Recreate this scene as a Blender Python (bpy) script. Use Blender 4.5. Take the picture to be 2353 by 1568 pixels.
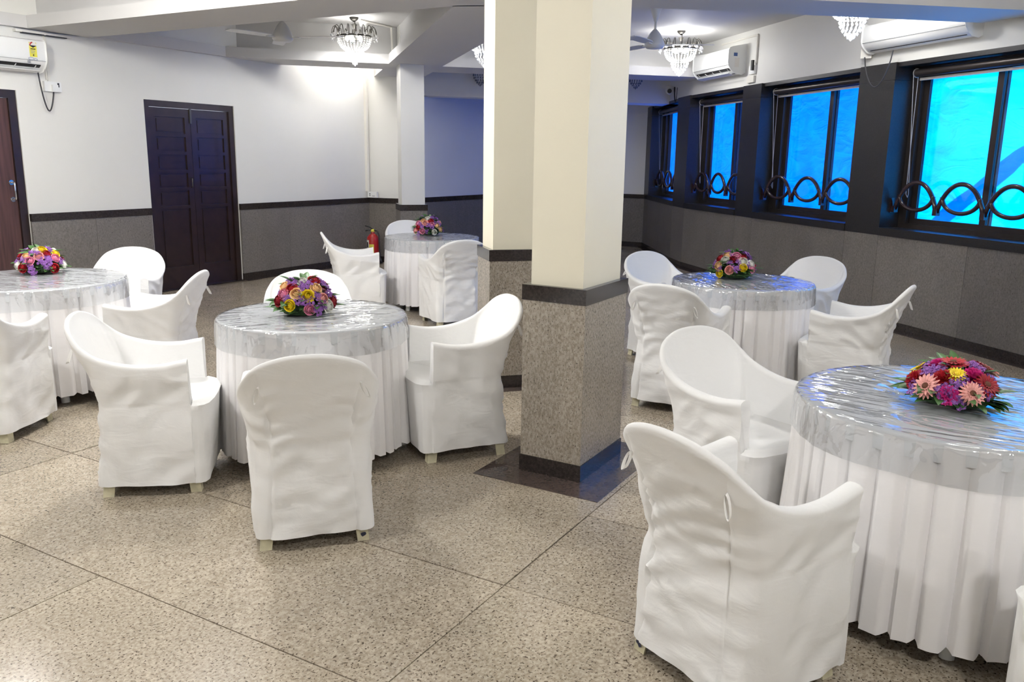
import bpy, bmesh, math, random
import numpy as np
from mathutils import Vector, Matrix, noise

random.seed(7)
for o in list(bpy.data.objects):
    bpy.data.objects.remove(o, do_unlink=True)
scene = bpy.context.scene
COL = scene.collection
PI = math.pi

# ------------------------------------------------------------------ camera
CAM_H = 1.55
F_PX, PITCH, ROLL, YAW = 1911.4532, 0.215197166, 0.015369748, -0.522431131
fw = Vector((math.sin(YAW) * math.cos(PITCH), math.cos(YAW) * math.cos(PITCH), -math.sin(PITCH)))
r0 = Vector((math.cos(YAW), -math.sin(YAW), 0))
u0 = r0.cross(fw)
rv = r0 * math.cos(ROLL) + u0 * math.sin(ROLL)
uv = -r0 * math.sin(ROLL) + u0 * math.cos(ROLL)
cd = bpy.data.cameras.new('camera')
cd.sensor_width = 36.0
cd.lens = F_PX / 2353.0 * 36.0
cd.clip_start = 0.05
cam = bpy.data.objects.new('camera', cd)
M = Matrix((rv, uv, -fw)).transposed().to_4x4()
M.translation = Vector((0, 0, CAM_H))
cam.matrix_world = M
COL.objects.link(cam)
scene.camera = cam

# ------------------------------------------------------------------ world, sun, exposure
w = bpy.data.worlds.new('sky')
scene.world = w
w.use_nodes = True
w.node_tree.nodes['Background'].inputs[0].default_value = (0.80, 0.88, 1.0, 1)
w.node_tree.nodes['Background'].inputs[1].default_value = 1.2
sd = bpy.data.lights.new('sun', 'SUN')
sd.energy = 11.0
sd.angle = 0.05
sd.color = (1.0, 0.96, 0.9)
sun = bpy.data.objects.new('sun', sd)
sun.rotation_euler = Vector((-0.72, -0.52, -0.62)).to_track_quat('-Z', 'Y').to_euler()
sun.location = (8, 16, 9)
COL.objects.link(sun)
CHAND_W = 14.0            # watts of the chandeliers in view
scene.view_settings.view_transform = 'Standard'
scene.view_settings.look = 'None'
scene.view_settings.exposure = 0.58
scene.view_settings.gamma = 1.0
scene.view_settings.use_curve_mapping = False

# ------------------------------------------------------------------ materials
def new_mat(name):
    m = bpy.data.materials.new(name)
    m.use_nodes = True
    nt = m.node_tree
    b = nt.nodes['Principled BSDF']
    return m, nt, b

def N(nt, t, **kw):
    n = nt.nodes.new(t)
    for k, v in kw.items():
        if k == 'inp':
            for i, val in v.items():
                n.inputs[i].default_value = val
        else:
            setattr(n, k, v)
    return n

def ramp(nt, stops):
    n = nt.nodes.new('ShaderNodeValToRGB')
    e = n.color_ramp.elements
    while len(e) < len(stops):
        e.new(0.5)
    for i, (p, c) in enumerate(stops):
        e[i].position = p
        e[i].color = (*c, 1) if len(c) == 3 else c
    return n

def plain(name, col, rough=0.5, metal=0.0, spec=0.5, coat=0.0, noise_amt=0.0, nscale=6.0, bump=0.0, bscale=60.0, emit=None):
    m, nt, b = new_mat(name)
    b.inputs['Base Color'].default_value = (*col, 1)
    b.inputs['Roughness'].default_value = rough
    b.inputs['Metallic'].default_value = metal
    b.inputs['Specular IOR Level'].default_value = spec
    b.inputs['Coat Weight'].default_value = coat
    L = nt.links.new
    if noise_amt or bump:
        tc = N(nt, 'ShaderNodeTexCoord')
    if noise_amt:
        no = N(nt, 'ShaderNodeTexNoise', inp={'Scale': nscale, 'Detail': 4.0})
        L(tc.outputs['Object'], no.inputs['Vector'])
        d = tuple(max(0, c * (1 - noise_amt)) for c in col)
        l = tuple(min(1, c * (1 + noise_amt)) for c in col)
        r = ramp(nt, [(0.3, d), (0.7, l)])
        L(no.outputs['Fac'], r.inputs[0])
        L(r.outputs[0], b.inputs['Base Color'])
    if bump:
        n2 = N(nt, 'ShaderNodeTexNoise', inp={'Scale': bscale, 'Detail': 3.0})
        L(tc.outputs['Object'], n2.inputs['Vector'])
        bp = N(nt, 'ShaderNodeBump', inp={'Strength': bump, 'Distance': 0.01})
        L(n2.outputs['Fac'], bp.inputs['Height'])
        L(bp.outputs[0], b.inputs['Normal'])
    if emit:
        b.inputs['Emission Color'].default_value = (*emit[0], 1)
        b.inputs['Emission Strength'].default_value = emit[1]
    return m

def granite(name, base, light, dark, scale=1.0, rough=0.22, coat=0.0, speck=0.56, stretch=(1, 1, 1), tilevar=0.0, rvar=0.0):
    m, nt, b = new_mat(name)
    L = nt.links.new
    g = N(nt, 'ShaderNodeNewGeometry')
    mp = N(nt, 'ShaderNodeMapping', inp={'Scale': stretch})
    L(g.outputs['Position'], mp.inputs['Vector'])
    oi = N(nt, 'ShaderNodeObjectInfo')
    # per-piece offset and turn so neighbouring slabs differ
    mu = N(nt, 'ShaderNodeMath', operation='MULTIPLY', inp={1: 37.0})
    L(oi.outputs['Random'], mu.inputs[0])
    va = N(nt, 'ShaderNodeVectorMath', operation='ADD')
    L(mp.outputs[0], va.inputs[0]); L(mu.outputs[0], va.inputs[1])
    n1 = N(nt, 'ShaderNodeTexNoise', inp={'Scale': 3.0 * scale, 'Detail': 3.0})
    n2 = N(nt, 'ShaderNodeTexNoise', inp={'Scale': 55.0 * scale, 'Detail': 2.0, 'Roughness': 0.6})
    n3 = N(nt, 'ShaderNodeTexNoise', inp={'Scale': 80.0 * scale, 'Detail': 2.0, 'Roughness': 0.55})
    for n in (n1, n2, n3):
        L(va.outputs[0], n.inputs['Vector'])
    r1 = ramp(nt, [(0.35, base), (0.65, light)])
    L(n2.outputs['Fac'], r1.inputs[0])
    mx = N(nt, 'ShaderNodeMix', data_type='RGBA', blend_type='MULTIPLY', inp={'Factor': 1.0})
    r0_ = ramp(nt, [(0.3, (0.86, 0.86, 0.86)), (0.7, (1.0, 1.0, 1.0))])
    L(n1.outputs['Fac'], r0_.inputs[0])
    L(r1.outputs[0], mx.inputs['A']); L(r0_.outputs[0], mx.inputs['B'])
    sp = ramp(nt, [(speck, (0, 0, 0)), (speck + 0.07, (1, 1, 1))])
    L(n3.outputs['Fac'], sp.inputs[0])
    m2 = N(nt, 'ShaderNodeMix', data_type='RGBA')
    L(sp.outputs[0], m2.inputs['Factor']); L(mx.outputs['Result'], m2.inputs['A'])
    m2.inputs['B'].default_value = (*dark, 1)
    out = m2.outputs['Result']
    if tilevar:
        hs = N(nt, 'ShaderNodeHueSaturation')
        mr = N(nt, 'ShaderNodeMapRange', inp={'From Min': 0.0, 'From Max': 1.0, 'To Min': 1 - tilevar, 'To Max': 1 + tilevar})
        L(oi.outputs['Random'], mr.inputs['Value'])
        L(mr.outputs[0], hs.inputs['Value'])
        L(out, hs.inputs['Color'])
        out = hs.outputs[0]
    L(out, b.inputs['Base Color'])
    b.inputs['Roughness'].default_value = rough
    if rvar:
        m3 = N(nt, 'ShaderNodeMapRange', inp={'To Min': rough, 'To Max': rough + rvar})
        L(n1.outputs['Fac'], m3.inputs['Value'])
        L(m3.outputs[0], b.inputs['Roughness'])
    b.inputs['Coat Weight'].default_value = coat
    b.inputs['Coat Roughness'].default_value = 0.08
    return m

MAT = {}
MAT['paint'] = plain('cream_paint', (0.80, 0.795, 0.76), 0.55, noise_amt=0.025, nscale=0.9, bump=0.05, bscale=90)
MAT['pillar_paint'] = plain('pillar_paint', (0.90, 0.855, 0.70), 0.5, noise_amt=0.02, nscale=1.5, bump=0.05, bscale=90)
MAT['ceil'] = plain('ceiling_paint', (0.63, 0.625, 0.62), 0.7, noise_amt=0.02, nscale=1.0, bump=0.03)
MAT['floor'] = granite('floor_granite', (0.34, 0.285, 0.215), (0.56, 0.485, 0.385), (0.08, 0.058, 0.038), 1.55, 0.115, speck=0.585, stretch=(1.0, 0.8, 1), tilevar=0.13, rvar=0.08)
MAT['wains'] = granite('wainscot_granite', (0.165, 0.15, 0.13), (0.23, 0.21, 0.19), (0.045, 0.037, 0.032), 1.3, 0.30, speck=0.64, stretch=(1, 1, 0.7), tilevar=0.07)
MAT['pillar_gran'] = granite('pillar_granite', (0.27, 0.235, 0.19), (0.45, 0.40, 0.34), (0.07, 0.056, 0.045), 1.9, 0.25, speck=0.605, stretch=(1, 1, 0.6))
MAT['dark_gran'] = granite('dark_granite', (0.022, 0.017, 0.015), (0.045, 0.036, 0.033), (0.16, 0.14, 0.13), 1.3, 0.16, speck=0.70)
MAT['win_gran'] = granite('window_granite', (0.012, 0.011, 0.011), (0.021, 0.019, 0.019), (0.045, 0.04, 0.036), 1.3, 0.34, speck=0.78)
MAT['border'] = granite('border_granite', (0.070, 0.050, 0.044), (0.105, 0.08, 0.072), (0.13, 0.10, 0.09), 1.2, 0.10, speck=0.7)
MAT['grout'] = plain('grout', (0.10, 0.075, 0.05), 0.8)
MAT['alu'] = plain('bronze_aluminium', (0.05, 0.042, 0.04), 0.35, metal=0.6)
MAT['alu_light'] = plain('pale_rail', (0.42, 0.40, 0.38), 0.4, metal=0.3)
MAT['black'] = plain('black_plastic', (0.015, 0.015, 0.017), 0.45)
MAT['white_plastic'] = plain('white_plastic', (0.86, 0.87, 0.86), 0.28)
MAT['conduit'] = plain('conduit_plastic', (0.80, 0.78, 0.72), 0.45)
MAT['cable'] = plain('grey_cable', (0.05, 0.05, 0.055), 0.5)
MAT['chrome'] = plain('chrome', (0.75, 0.75, 0.77), 0.12, metal=1.0)
MAT['door_dark'] = plain('dark_door_wood', (0.022, 0.011, 0.009), 0.30, noise_amt=0.3, nscale=8, coat=0.15)
MAT['red'] = plain('red_enamel', (0.42, 0.014, 0.012), 0.28, coat=0.4)
MAT['yellow_label'] = plain('yellow_label', (0.80, 0.74, 0.10), 0.5)
MAT['ink'] = plain('ink', (0.02, 0.02, 0.025), 0.5)
MAT['grey_ink'] = plain('grey_ink', (0.30, 0.31, 0.33), 0.5)
MAT['red_ink'] = plain('red_ink', (0.55, 0.06, 0.05), 0.5)
MAT['blue_ink'] = plain('blue_ink', (0.05, 0.12, 0.35), 0.5)
MAT['paper'] = plain('paper', (0.82, 0.80, 0.76), 0.6)
MAT['grille'] = plain('brown_enamel', (0.028, 0.014, 0.016), 0.22, coat=0.3)
MAT['leg_plastic'] = plain('cream_leg_plastic', (0.66, 0.62, 0.44), 0.45, noise_amt=0.12, nscale=30)
MAT['paint_blue'] = plain('dark_blue_paint', (0.02, 0.025, 0.06), 0.5)
MAT['fan'] = plain('fan_enamel', (0.74, 0.74, 0.72), 0.3)
MAT['dark_metal'] = plain('dark_metal', (0.10, 0.095, 0.085), 0.35, metal=0.7)
MAT['bulb'] = plain('lit_bulb', (1, 1, 1), 0.4, emit=((1.0, 0.98, 0.94), 60.0))
MAT['tube'] = plain('lit_tube', (1, 1, 1), 0.4, emit=((1.0, 0.96, 0.90), 95.0))
MAT['leaf'] = plain('leaf', (0.055, 0.145, 0.035), 0.45, noise_amt=0.35, nscale=25)
MAT['foam'] = plain('dark_foliage', (0.02, 0.05, 0.018), 0.8, noise_amt=0.4, nscale=30)
MAT['wood_table'] = plain('table_ply', (0.42, 0.30, 0.18), 0.5)
MAT['steel'] = plain('table_steel', (0.35, 0.35, 0.36), 0.35, metal=0.8)

# left-hand door: streaky brown laminate
m, nt, b = new_mat('brown_laminate')
tc = N(nt, 'ShaderNodeTexCoord')
mp = N(nt, 'ShaderNodeMapping', inp={'Scale': (14, 14, 0.8)})
no = N(nt, 'ShaderNodeTexNoise', inp={'Scale': 3.0, 'Detail': 5.0})
rp = ramp(nt, [(0.3, (0.05, 0.022, 0.018)), (0.7, (0.11, 0.052, 0.042))])
nt.links.new(tc.outputs['Object'], mp.inputs[0]); nt.links.new(mp.outputs[0], no.inputs['Vector'])
nt.links.new(no.outputs['Fac'], rp.inputs[0]); nt.links.new(rp.outputs[0], b.inputs['Base Color'])
b.inputs['Roughness'].default_value = 0.4
MAT['laminate'] = m

def fabric(name, col, rough=0.85, weave=0.12, trans=0.0):
    m, nt, b = new_mat(name)
    L = nt.links.new
    tc = N(nt, 'ShaderNodeTexCoord')
    b.inputs['Base Color'].default_value = (*col, 1)
    b.inputs['Roughness'].default_value = rough
    b.inputs['Sheen Weight'].default_value = 0.15
    b.inputs['Specular IOR Level'].default_value = 0.25
    n1 = N(nt, 'ShaderNodeTexNoise', inp={'Scale': 6.0, 'Detail': 3.0, 'Distortion': 0.6})
    n2 = N(nt, 'ShaderNodeTexNoise', inp={'Scale': 260.0, 'Detail': 1.0})
    mp = N(nt, 'ShaderNodeMapping', inp={'Scale': (1.0, 1.0, 2.4)})
    L(tc.outputs['Object'], mp.inputs[0]); L(mp.outputs[0], n1.inputs['Vector']); L(tc.outputs['Object'], n2.inputs['Vector'])
    b1 = N(nt, 'ShaderNodeBump', inp={'Strength': weave * 2.2, 'Distance': 0.03})
    b2 = N(nt, 'ShaderNodeBump', inp={'Strength': weave, 'Distance': 0.002})
    L(n1.outputs['Fac'], b1.inputs['Height']); L(n2.outputs['Fac'], b2.inputs['Height'])
    L(b1.outputs[0], b2.inputs['Normal']); L(b2.outputs[0], b.inputs['Normal'])
    return m
MAT['cover'] = fabric('white_cover_cloth', (0.86, 0.86, 0.855), 0.85, 0.08)
MAT['skirt'] = fabric('white_satin_skirt', (0.86, 0.845, 0.85), 0.55, 0.05)
MAT['cloth'] = fabric('white_table_cloth', (0.74, 0.75, 0.765), 0.6, 0.05)
MAT['tie'] = fabric('tie_ribbon', (0.86, 0.85, 0.83), 0.8, 0.03)

# clear wrinkled plastic sheet
m, nt, b = new_mat('clear_plastic_sheet')
L = nt.links.new
out = nt.nodes['Material Output']
nt.nodes.remove(b)
tc = N(nt, 'ShaderNodeTexCoord')
mp = N(nt, 'ShaderNodeMapping', inp={'Scale': (1.6, 4.5, 1.6), 'Rotation': (0, 0, 0.35)})
n1 = N(nt, 'ShaderNodeTexNoise', inp={'Scale': 2.3, 'Detail': 2.0, 'Distortion': 1.6, 'Roughness': 0.5})
bp = N(nt, 'ShaderNodeBump', inp={'Strength': 0.8, 'Distance': 0.022})
L(tc.outputs['Object'], mp.inputs[0]); L(mp.outputs[0], n1.inputs['Vector'])
L(n1.outputs['Fac'], bp.inputs['Height'])
gl = N(nt, 'ShaderNodeBsdfGlossy', inp={'Color': (1, 1, 1, 1), 'Roughness': 0.04})
tr = N(nt, 'ShaderNodeBsdfTransparent', inp={'Color': (0.83, 0.84, 0.85, 1)})
lw = N(nt, 'ShaderNodeLayerWeight', inp={'Blend': 0.5})
fr = N(nt, 'ShaderNodeMath', operation='POWER', inp={1: 4.0})
L(lw.outputs['Facing'], fr.inputs[0])
mr = N(nt, 'ShaderNodeMapRange', inp={'From Min': 0.0, 'From Max': 1.0, 'To Min': 0.16, 'To Max': 0.85})
mx = N(nt, 'ShaderNodeMixShader')
L(bp.outputs[0], gl.inputs['Normal']); L(bp.outputs[0], lw.inputs['Normal'])
L(fr.outputs[0], mr.inputs['Value']); L(mr.outputs[0], mx.inputs[0])
L(tr.outputs[0], mx.inputs[1]); L(gl.outputs[0], mx.inputs[2]); L(mx.outputs[0], out.inputs[0])
MAT['plastic'] = m

# window glass
m, nt, b = new_mat('window_glass')
L = nt.links.new
out = nt.nodes['Material Output']
nt.nodes.remove(b)
gl = N(nt, 'ShaderNodeBsdfGlossy', inp={'Color': (1, 1, 1, 1), 'Roughness': 0.02})
tr = N(nt, 'ShaderNodeBsdfTransparent', inp={'Color': (0.94, 0.96, 0.97, 1)})
lw = N(nt, 'ShaderNodeLayerWeight', inp={'Blend': 0.5})
pw_ = N(nt, 'ShaderNodeMath', operation='POWER', inp={1: 5.0})
fr = N(nt, 'ShaderNodeMapRange', inp={'To Min': 0.03, 'To Max': 0.6})
L(lw.outputs['Facing'], pw_.inputs[0]); L(pw_.outputs[0], fr.inputs['Value'])
mx = N(nt, 'ShaderNodeMixShader')
L(fr.outputs[0], mx.inputs[0]); L(tr.outputs[0], mx.inputs[1]); L(gl.outputs[0], mx.inputs[2]); L(mx.outputs[0], out.inputs[0])
MAT['glass'] = m

# crystal beads: mostly pass light on, with a sharp gloss
m, nt, b = new_mat('crystal')
L = nt.links.new
out = nt.nodes['Material Output']
nt.nodes.remove(b)
gl = N(nt, 'ShaderNodeBsdfGlossy', inp={'Color': (1, 1, 1, 1), 'Roughness': 0.08})
tl = N(nt, 'ShaderNodeBsdfTranslucent', inp={'Color': (0.95, 0.96, 0.97, 1)})
tr = N(nt, 'ShaderNodeBsdfTransparent', inp={'Color': (0.95, 0.95, 0.95, 1)})
mx = N(nt, 'ShaderNodeMixShader', inp={0: 0.45})
m2 = N(nt, 'ShaderNodeMixShader', inp={0: 0.35})
L(tl.outputs[0], mx.inputs[1]); L(gl.outputs[0], mx.inputs[2])
L(mx.outputs[0], m2.inputs[1]); L(tr.outputs[0], m2.inputs[2]); L(m2.outputs[0], out.inputs[0])
MAT['crystal'] = m
MAT['crystal_dark'] = plain('unlit_crystal', (0.22, 0.23, 0.26), 0.15)

# blue tarpaulin: woven sheet, thin enough for daylight to come through; crumpled, with sunlit and shaded stretches painted into its colour
m, nt, b = new_mat('blue_tarpaulin')
L = nt.links.new
out = nt.nodes['Material Output']
nt.nodes.remove(b)
tc = N(nt, 'ShaderNodeTexCoord')
mp = N(nt, 'ShaderNodeMapping', inp={'Scale': (0.55, 0.55, 0.55), 'Rotation': (0.5, 0.3, 0.2)})
n1 = N(nt, 'ShaderNodeTexNoise', inp={'Scale': 0.55, 'Detail': 1.0, 'Distortion': 0.3})
n2 = N(nt, 'ShaderNodeTexNoise', inp={'Scale': 2.4, 'Detail': 5.0, 'Distortion': 1.6})
mp2 = N(nt, 'ShaderNodeMapping', inp={'Scale': (1.0, 1.0, 2.2), 'Rotation': (0.0, 0.7, 0.4)})
L(tc.outputs['Object'], mp.inputs[0]); L(mp.outputs[0], n1.inputs['Vector'])
L(tc.outputs['Object'], mp2.inputs[0]); L(mp2.outputs[0], n2.inputs['Vector'])
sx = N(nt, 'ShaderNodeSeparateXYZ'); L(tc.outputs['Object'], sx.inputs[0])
gx = N(nt, 'ShaderNodeMapRange', inp={'From Min': -1.6, 'From Max': 0.3, 'To Min': 0.0, 'To Max': 0.62})   # painted sunlight: colour brightens toward the near end, far part left as shade
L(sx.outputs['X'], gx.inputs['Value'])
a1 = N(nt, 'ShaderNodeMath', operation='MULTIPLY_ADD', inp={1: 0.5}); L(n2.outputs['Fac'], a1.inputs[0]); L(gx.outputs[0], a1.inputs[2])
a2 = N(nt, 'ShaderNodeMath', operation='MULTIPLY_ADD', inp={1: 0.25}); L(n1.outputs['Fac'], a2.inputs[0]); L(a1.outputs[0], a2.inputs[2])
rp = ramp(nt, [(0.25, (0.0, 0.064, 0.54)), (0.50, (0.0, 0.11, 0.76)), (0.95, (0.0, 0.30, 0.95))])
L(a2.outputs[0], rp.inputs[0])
bp = N(nt, 'ShaderNodeBump', inp={'Strength': 0.7, 'Distance': 0.06})
L(n2.outputs['Fac'], bp.inputs['Height'])
tl = N(nt, 'ShaderNodeBsdfTranslucent')
df = N(nt, 'ShaderNodeBsdfDiffuse', inp={'Color': (0.005, 0.08, 0.5, 1)})
L(rp.outputs[0], tl.inputs['Color']); L(bp.outputs[0], tl.inputs['Normal'])
mx = N(nt, 'ShaderNodeMixShader', inp={0: 0.12})
L(tl.outputs[0], mx.inputs[1]); L(df.outputs[0], mx.inputs[2]); L(mx.outputs[0], out.inputs[0])
MAT['tarp'] = m

def petal(name, c, c2=None):
    m, nt, b = new_mat(name)
    tc = N(nt, 'ShaderNodeTexCoord')
    no = N(nt, 'ShaderNodeTexNoise', inp={'Scale': 40.0, 'Detail': 2.0})
    c2 = c2 or tuple(x * 0.82 for x in c)
    rp = ramp(nt, [(0.35, c2), (0.65, c)])
    nt.links.new(tc.outputs['Object'], no.inputs['Vector']); nt.links.new(no.outputs['Fac'], rp.inputs[0])
    nt.links.new(rp.outputs[0], b.inputs['Base Color'])
    b.inputs['Roughness'].default_value = 0.55
    return m
MAT['w'] = petal('white_petal', (0.92, 0.91, 0.83))
MAT['p'] = petal('peach_petal', (0.95, 0.70, 0.38), (0.92, 0.58, 0.28))
MAT['r'] = petal('red_petal', (0.52, 0.015, 0.03))
MAT['d'] = petal('dark_red_petal', (0.33, 0.008, 0.02))
MAT['k'] = petal('pink_petal', (0.92, 0.34, 0.52))
MAT['c'] = petal('coral_petal', (0.95, 0.44, 0.40))
MAT['y'] = petal('yellow_petal', (0.95, 0.72, 0.02))
MAT['m'] = petal('magenta_petal', (0.72, 0.03, 0.28))
MAT['purple'] = petal('purple_floret', (0.46, 0.22, 0.62), (0.28, 0.10, 0.42))
MAT['gerb_eye'] = plain('gerbera_eye', (0.12, 0.04, 0.02), 0.8)

# ------------------------------------------------------------------ mesh helpers
def link(o, parent=None):
    COL.objects.link(o)
    if parent is not None:
        o.parent = parent
    return o

class MB:
    """collects geometry for one mesh"""
    def __init__(s):
        s.v = []; s.f = []
    def add(s, vs, fs):
        n = len(s.v)
        s.v += [tuple(v) for v in vs]
        s.f += [tuple(i + n for i in f) for f in fs]
        return s
    def box(s, x0, x1, y0, y1, z0, z1):
        vs = [(x0, y0, z0), (x1, y0, z0), (x1, y1, z0), (x0, y1, z0), (x0, y0, z1), (x1, y0, z1), (x1, y1, z1), (x0, y1, z1)]
        return s.add(vs, [(3, 2, 1, 0), (4, 5, 6, 7), (0, 1, 5, 4), (1, 2, 6, 5), (2, 3, 7, 6), (3, 0, 4, 7)])
    def prism(s, poly, z0, z1):
        """poly: plan polygon, counter-clockwise"""
        a = sum(poly[i][0] * poly[(i + 1) % len(poly)][1] - poly[(i + 1) % len(poly)][0] * poly[i][1] for i in range(len(poly)))
        if a < 0:
            poly = poly[::-1]
        n = len(poly)
        vs = [(p[0], p[1], z0) for p in poly] + [(p[0], p[1], z1) for p in poly]
        fs = [tuple(range(n))[::-1], tuple(range(n, 2 * n))] + [(i, (i + 1) % n, n + (i + 1) % n, n + i) for i in range(n)]
        return s.add(vs, fs)
    def tube(s, pts, r, seg=8, cap=True, closed=False):
        pts = [Vector(p) for p in pts]
        n = len(pts)
        rs = r if isinstance(r, (list, tuple)) else [r] * n
        vs = []; fs = []
        prev = None
        for i, p in enumerate(pts):
            a = pts[(i - 1) % n] if (closed or i > 0) else p
            c = pts[(i + 1) % n] if (closed or i < n - 1) else p
            t = (c - a).normalized()
            if prev is None:
                ref = Vector((0, 0, 1)) if abs(t.z) < 0.9 else Vector((1, 0, 0))
            else:
                ref = prev
            e1 = (ref - t * ref.dot(t))
            if e1.length < 1e-6:
                e1 = t.orthogonal()
            e1.normalize(); prev = e1
            e2 = t.cross(e1)
            for k in range(seg):
                an = 2 * PI * k / seg
                vs.append(p + (e1 * math.cos(an) + e2 * math.sin(an)) * rs[i])
        m_ = n if closed else n - 1
        for i in range(m_):
            j = (i + 1) % n
            for k in range(seg):
                k2 = (k + 1) % seg
                fs.append((i * seg + k, i * seg + k2, j * seg + k2, j * seg + k))
        if cap and not closed:
            fs.append(tuple(range(seg))[::-1]); fs.append(tuple(range((n - 1) * seg, n * seg)))
        return s.add(vs, fs)
    def lathe(s, prof, seg=24, c=(0, 0, 0), cap=True):
        """prof: list of (r, z) from bottom to top"""
        n = len(prof); vs = []; fs = []
        for r, z in prof:
            for k in range(seg):
                an = 2 * PI * k / seg
                vs.append((c[0] + r * math.cos(an), c[1] + r * math.sin(an), c[2] + z))
        for i in range(n - 1):
            for k in range(seg):
                k2 = (k + 1) % seg
                fs.append((i * seg + k, i * seg + k2, (i + 1) * seg + k2, (i + 1) * seg + k))
        if cap:
            fs.append(tuple(range(seg))[::-1]); fs.append(tuple(range((n - 1) * seg, n * seg)))
        return s.add(vs, fs)
    def octa(s, c, r, rz=None):
        rz = rz or r
        x, y, z = c
        vs = [(x + r, y, z), (x, y + r, z), (x - r, y, z), (x, y - r, z), (x, y, z + rz), (x, y, z - rz)]
        return s.add(vs, [(0, 1, 4), (1, 2, 4), (2, 3, 4), (3, 0, 4), (1, 0, 5), (2, 1, 5), (3, 2, 5), (0, 3, 5)])
    def ball(s, c, r, seg=8, rings=5, sz=1.0):
        prof = [(max(1e-4, r * math.sin(PI * i / rings)), -r * sz * math.cos(PI * i / rings)) for i in range(rings + 1)]
        return s.lathe(prof, seg, c, cap=False)
    def xf(s, mat):
        s.v = [tuple(mat @ Vector(v)) for v in s.v]
        return s
    def mesh(s, name, mat, smooth=False, angle=None):
        me = bpy.data.meshes.new(name)
        me.from_pydata(s.v, [], s.f)
        if mat is not None:
            me.materials.append(MAT[mat] if isinstance(mat, str) else mat)
        if smooth:
            me.polygons.foreach_set('use_smooth', [True] * len(me.polygons))
            if angle:
                me.set_sharp_from_angle(angle=math.radians(angle))
        me.update()
        return me
    def build(s, name, mat, parent=None, smooth=False, angle=None, loc=None):
        o = bpy.data.objects.new(name, s.mesh(name, mat, smooth, angle))
        if loc is not None:
            o.location = loc
        return link(o, parent)

def tag(o, label=None, cat=None, group=None, kind=None):
    if label: o['label'] = label
    if cat: o['category'] = cat
    if group: o['group'] = group
    if kind: o['kind'] = kind
    return o

def empty(name, loc=(0, 0, 0), rz=0.0):
    o = bpy.data.objects.new(name, None)
    o.empty_display_size = 0.1
    o.location = loc
    o.rotation_euler = (0, 0, rz)
    return link(o)

def put(name, me, parent=None, loc=(0, 0, 0), rot=(0, 0, 0), sc=1.0):
    o = bpy.data.objects.new(name, me)
    o.location = loc; o.rotation_euler = rot
    o.scale = (sc, sc, sc) if not isinstance(sc, tuple) else sc
    return link(o, parent)

def copy_tree(o, parent=None):
    c = o.copy(); COL.objects.link(c); c.parent = parent
    for ch in o.children:
        copy_tree(ch, c)
    return c

def wall_frame(A, B, room):
    """4x4 frame at A: x along A->B, y into the room, z up"""
    A = Vector((*A, 0)); B = Vector((*B, 0))
    t = (B - A).normalized()
    n = Vector((-t.y, t.x, 0))
    if n.dot(Vector((*room, 0)) - A) < 0:
        n = -n
    m_ = Matrix((t, n, Vector((0, 0, 1)))).transposed().to_4x4()
    m_.translation = A
    return m_, (B - A).length

# ================================================================== STRUCTURE
ROOM = (-3.0, 4.0)
ZC, ZS, ZL = 3.15, 2.69, 2.805       # true ceiling, dropped soffit underside, top of the soffit lip
Z_PL, Z_BB, Z_BT = 0.085, 0.882, 0.957   # plinth top, band bottom, band top

# ---- floor: dark bed with large granite slabs, each slab an object
floor = MB().box(-8.4, 4.3, -3.2, 15.0, -0.12, -0.004).build('floor', 'grout')
tag(floor, kind='structure')
ROW0, ROWH, TL, X0 = 1.709, 0.735, 2.651, -1.424
tile_meshes = {}
def slab_mesh(w_, h_):
    k = (round(w_, 3), round(h_, 3))
    if k not in tile_meshes:
        bm = bmesh.new()
        bmesh.ops.create_cube(bm, size=1.0)
        bmesh.ops.scale(bm, vec=(w_, h_, 0.02), verts=bm.verts)
        bmesh.ops.translate(bm, vec=(0, 0, -0.01), verts=bm.verts)
        me = bpy.data.meshes.new('floor_slab')
        bm.to_mesh(me); bm.free()
        me.materials.append(MAT['floor'])
        tile_meshes[k] = me
    return tile_meshes[k]
GAP = 0.0055
for j in range(-6, 19):
    y0 = ROW0 + j * ROWH
    off = TL / 2 if j < 0 and (j % 2) else 0.0
    if j > 2 and j % 2:
        off = TL / 2
    for i in range(-3, 4):
        xa, xb = X0 + off + i * TL, X0 + off + (i + 1) * TL
        xa, xb = max(xa, -8.35), min(xb, 4.2)
        if xb - xa < 0.1:
            continue
        # skip slabs wholly outside the window wall
        if (xa + xb) / 2 + y0 > 11.6 and (xa + xb) / 2 > -1.5:
            continue
        o = put('floor_slab', slab_mesh(xb - xa - GAP, ROWH - GAP), floor, ((xa + xb) / 2, y0 + ROWH / 2, random.uniform(-0.0005, 0.0005)))
        o.rotation_euler = (random.uniform(-0.0012, 0.0012), random.uniform(-0.0008, 0.0008), 0)

# ---- wainscot along a straight wall run
def wainscot(A, B, parent, z_top=Z_BT, band=True, plinth=True, pw=1.22, mat='wains', room=ROOM, border=True, th=0.025):
    m_, Ln = wall_frame(A, B, room)
    n = max(1, int(math.ceil(Ln / pw)))
    for i in range(n):
        a, b_ = Ln * i / n, Ln * (i + 1) / n
        MB().box(a + 0.0015, b_ - 0.0015, 0, th, Z_PL + 0.001, Z_BB - 0.001).xf(m_).build('wainscot_panel', mat, parent)
        if band:
            MB().box(a + 0.001, b_ - 0.001, 0, th + 0.008, Z_BB, z_top).xf(m_).build('granite_band', 'dark_gran', parent)
        if plinth:
            MB().box(a + 0.001, b_ - 0.001, 0, th + 0.006, 0, Z_PL).xf(m_).build('granite_plinth', 'dark_gran', parent)
    if border:
        MB().box(0, Ln, th, th + 0.085, -0.002, 0.003).xf(m_).build('floor_border', 'border', floor)

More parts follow.
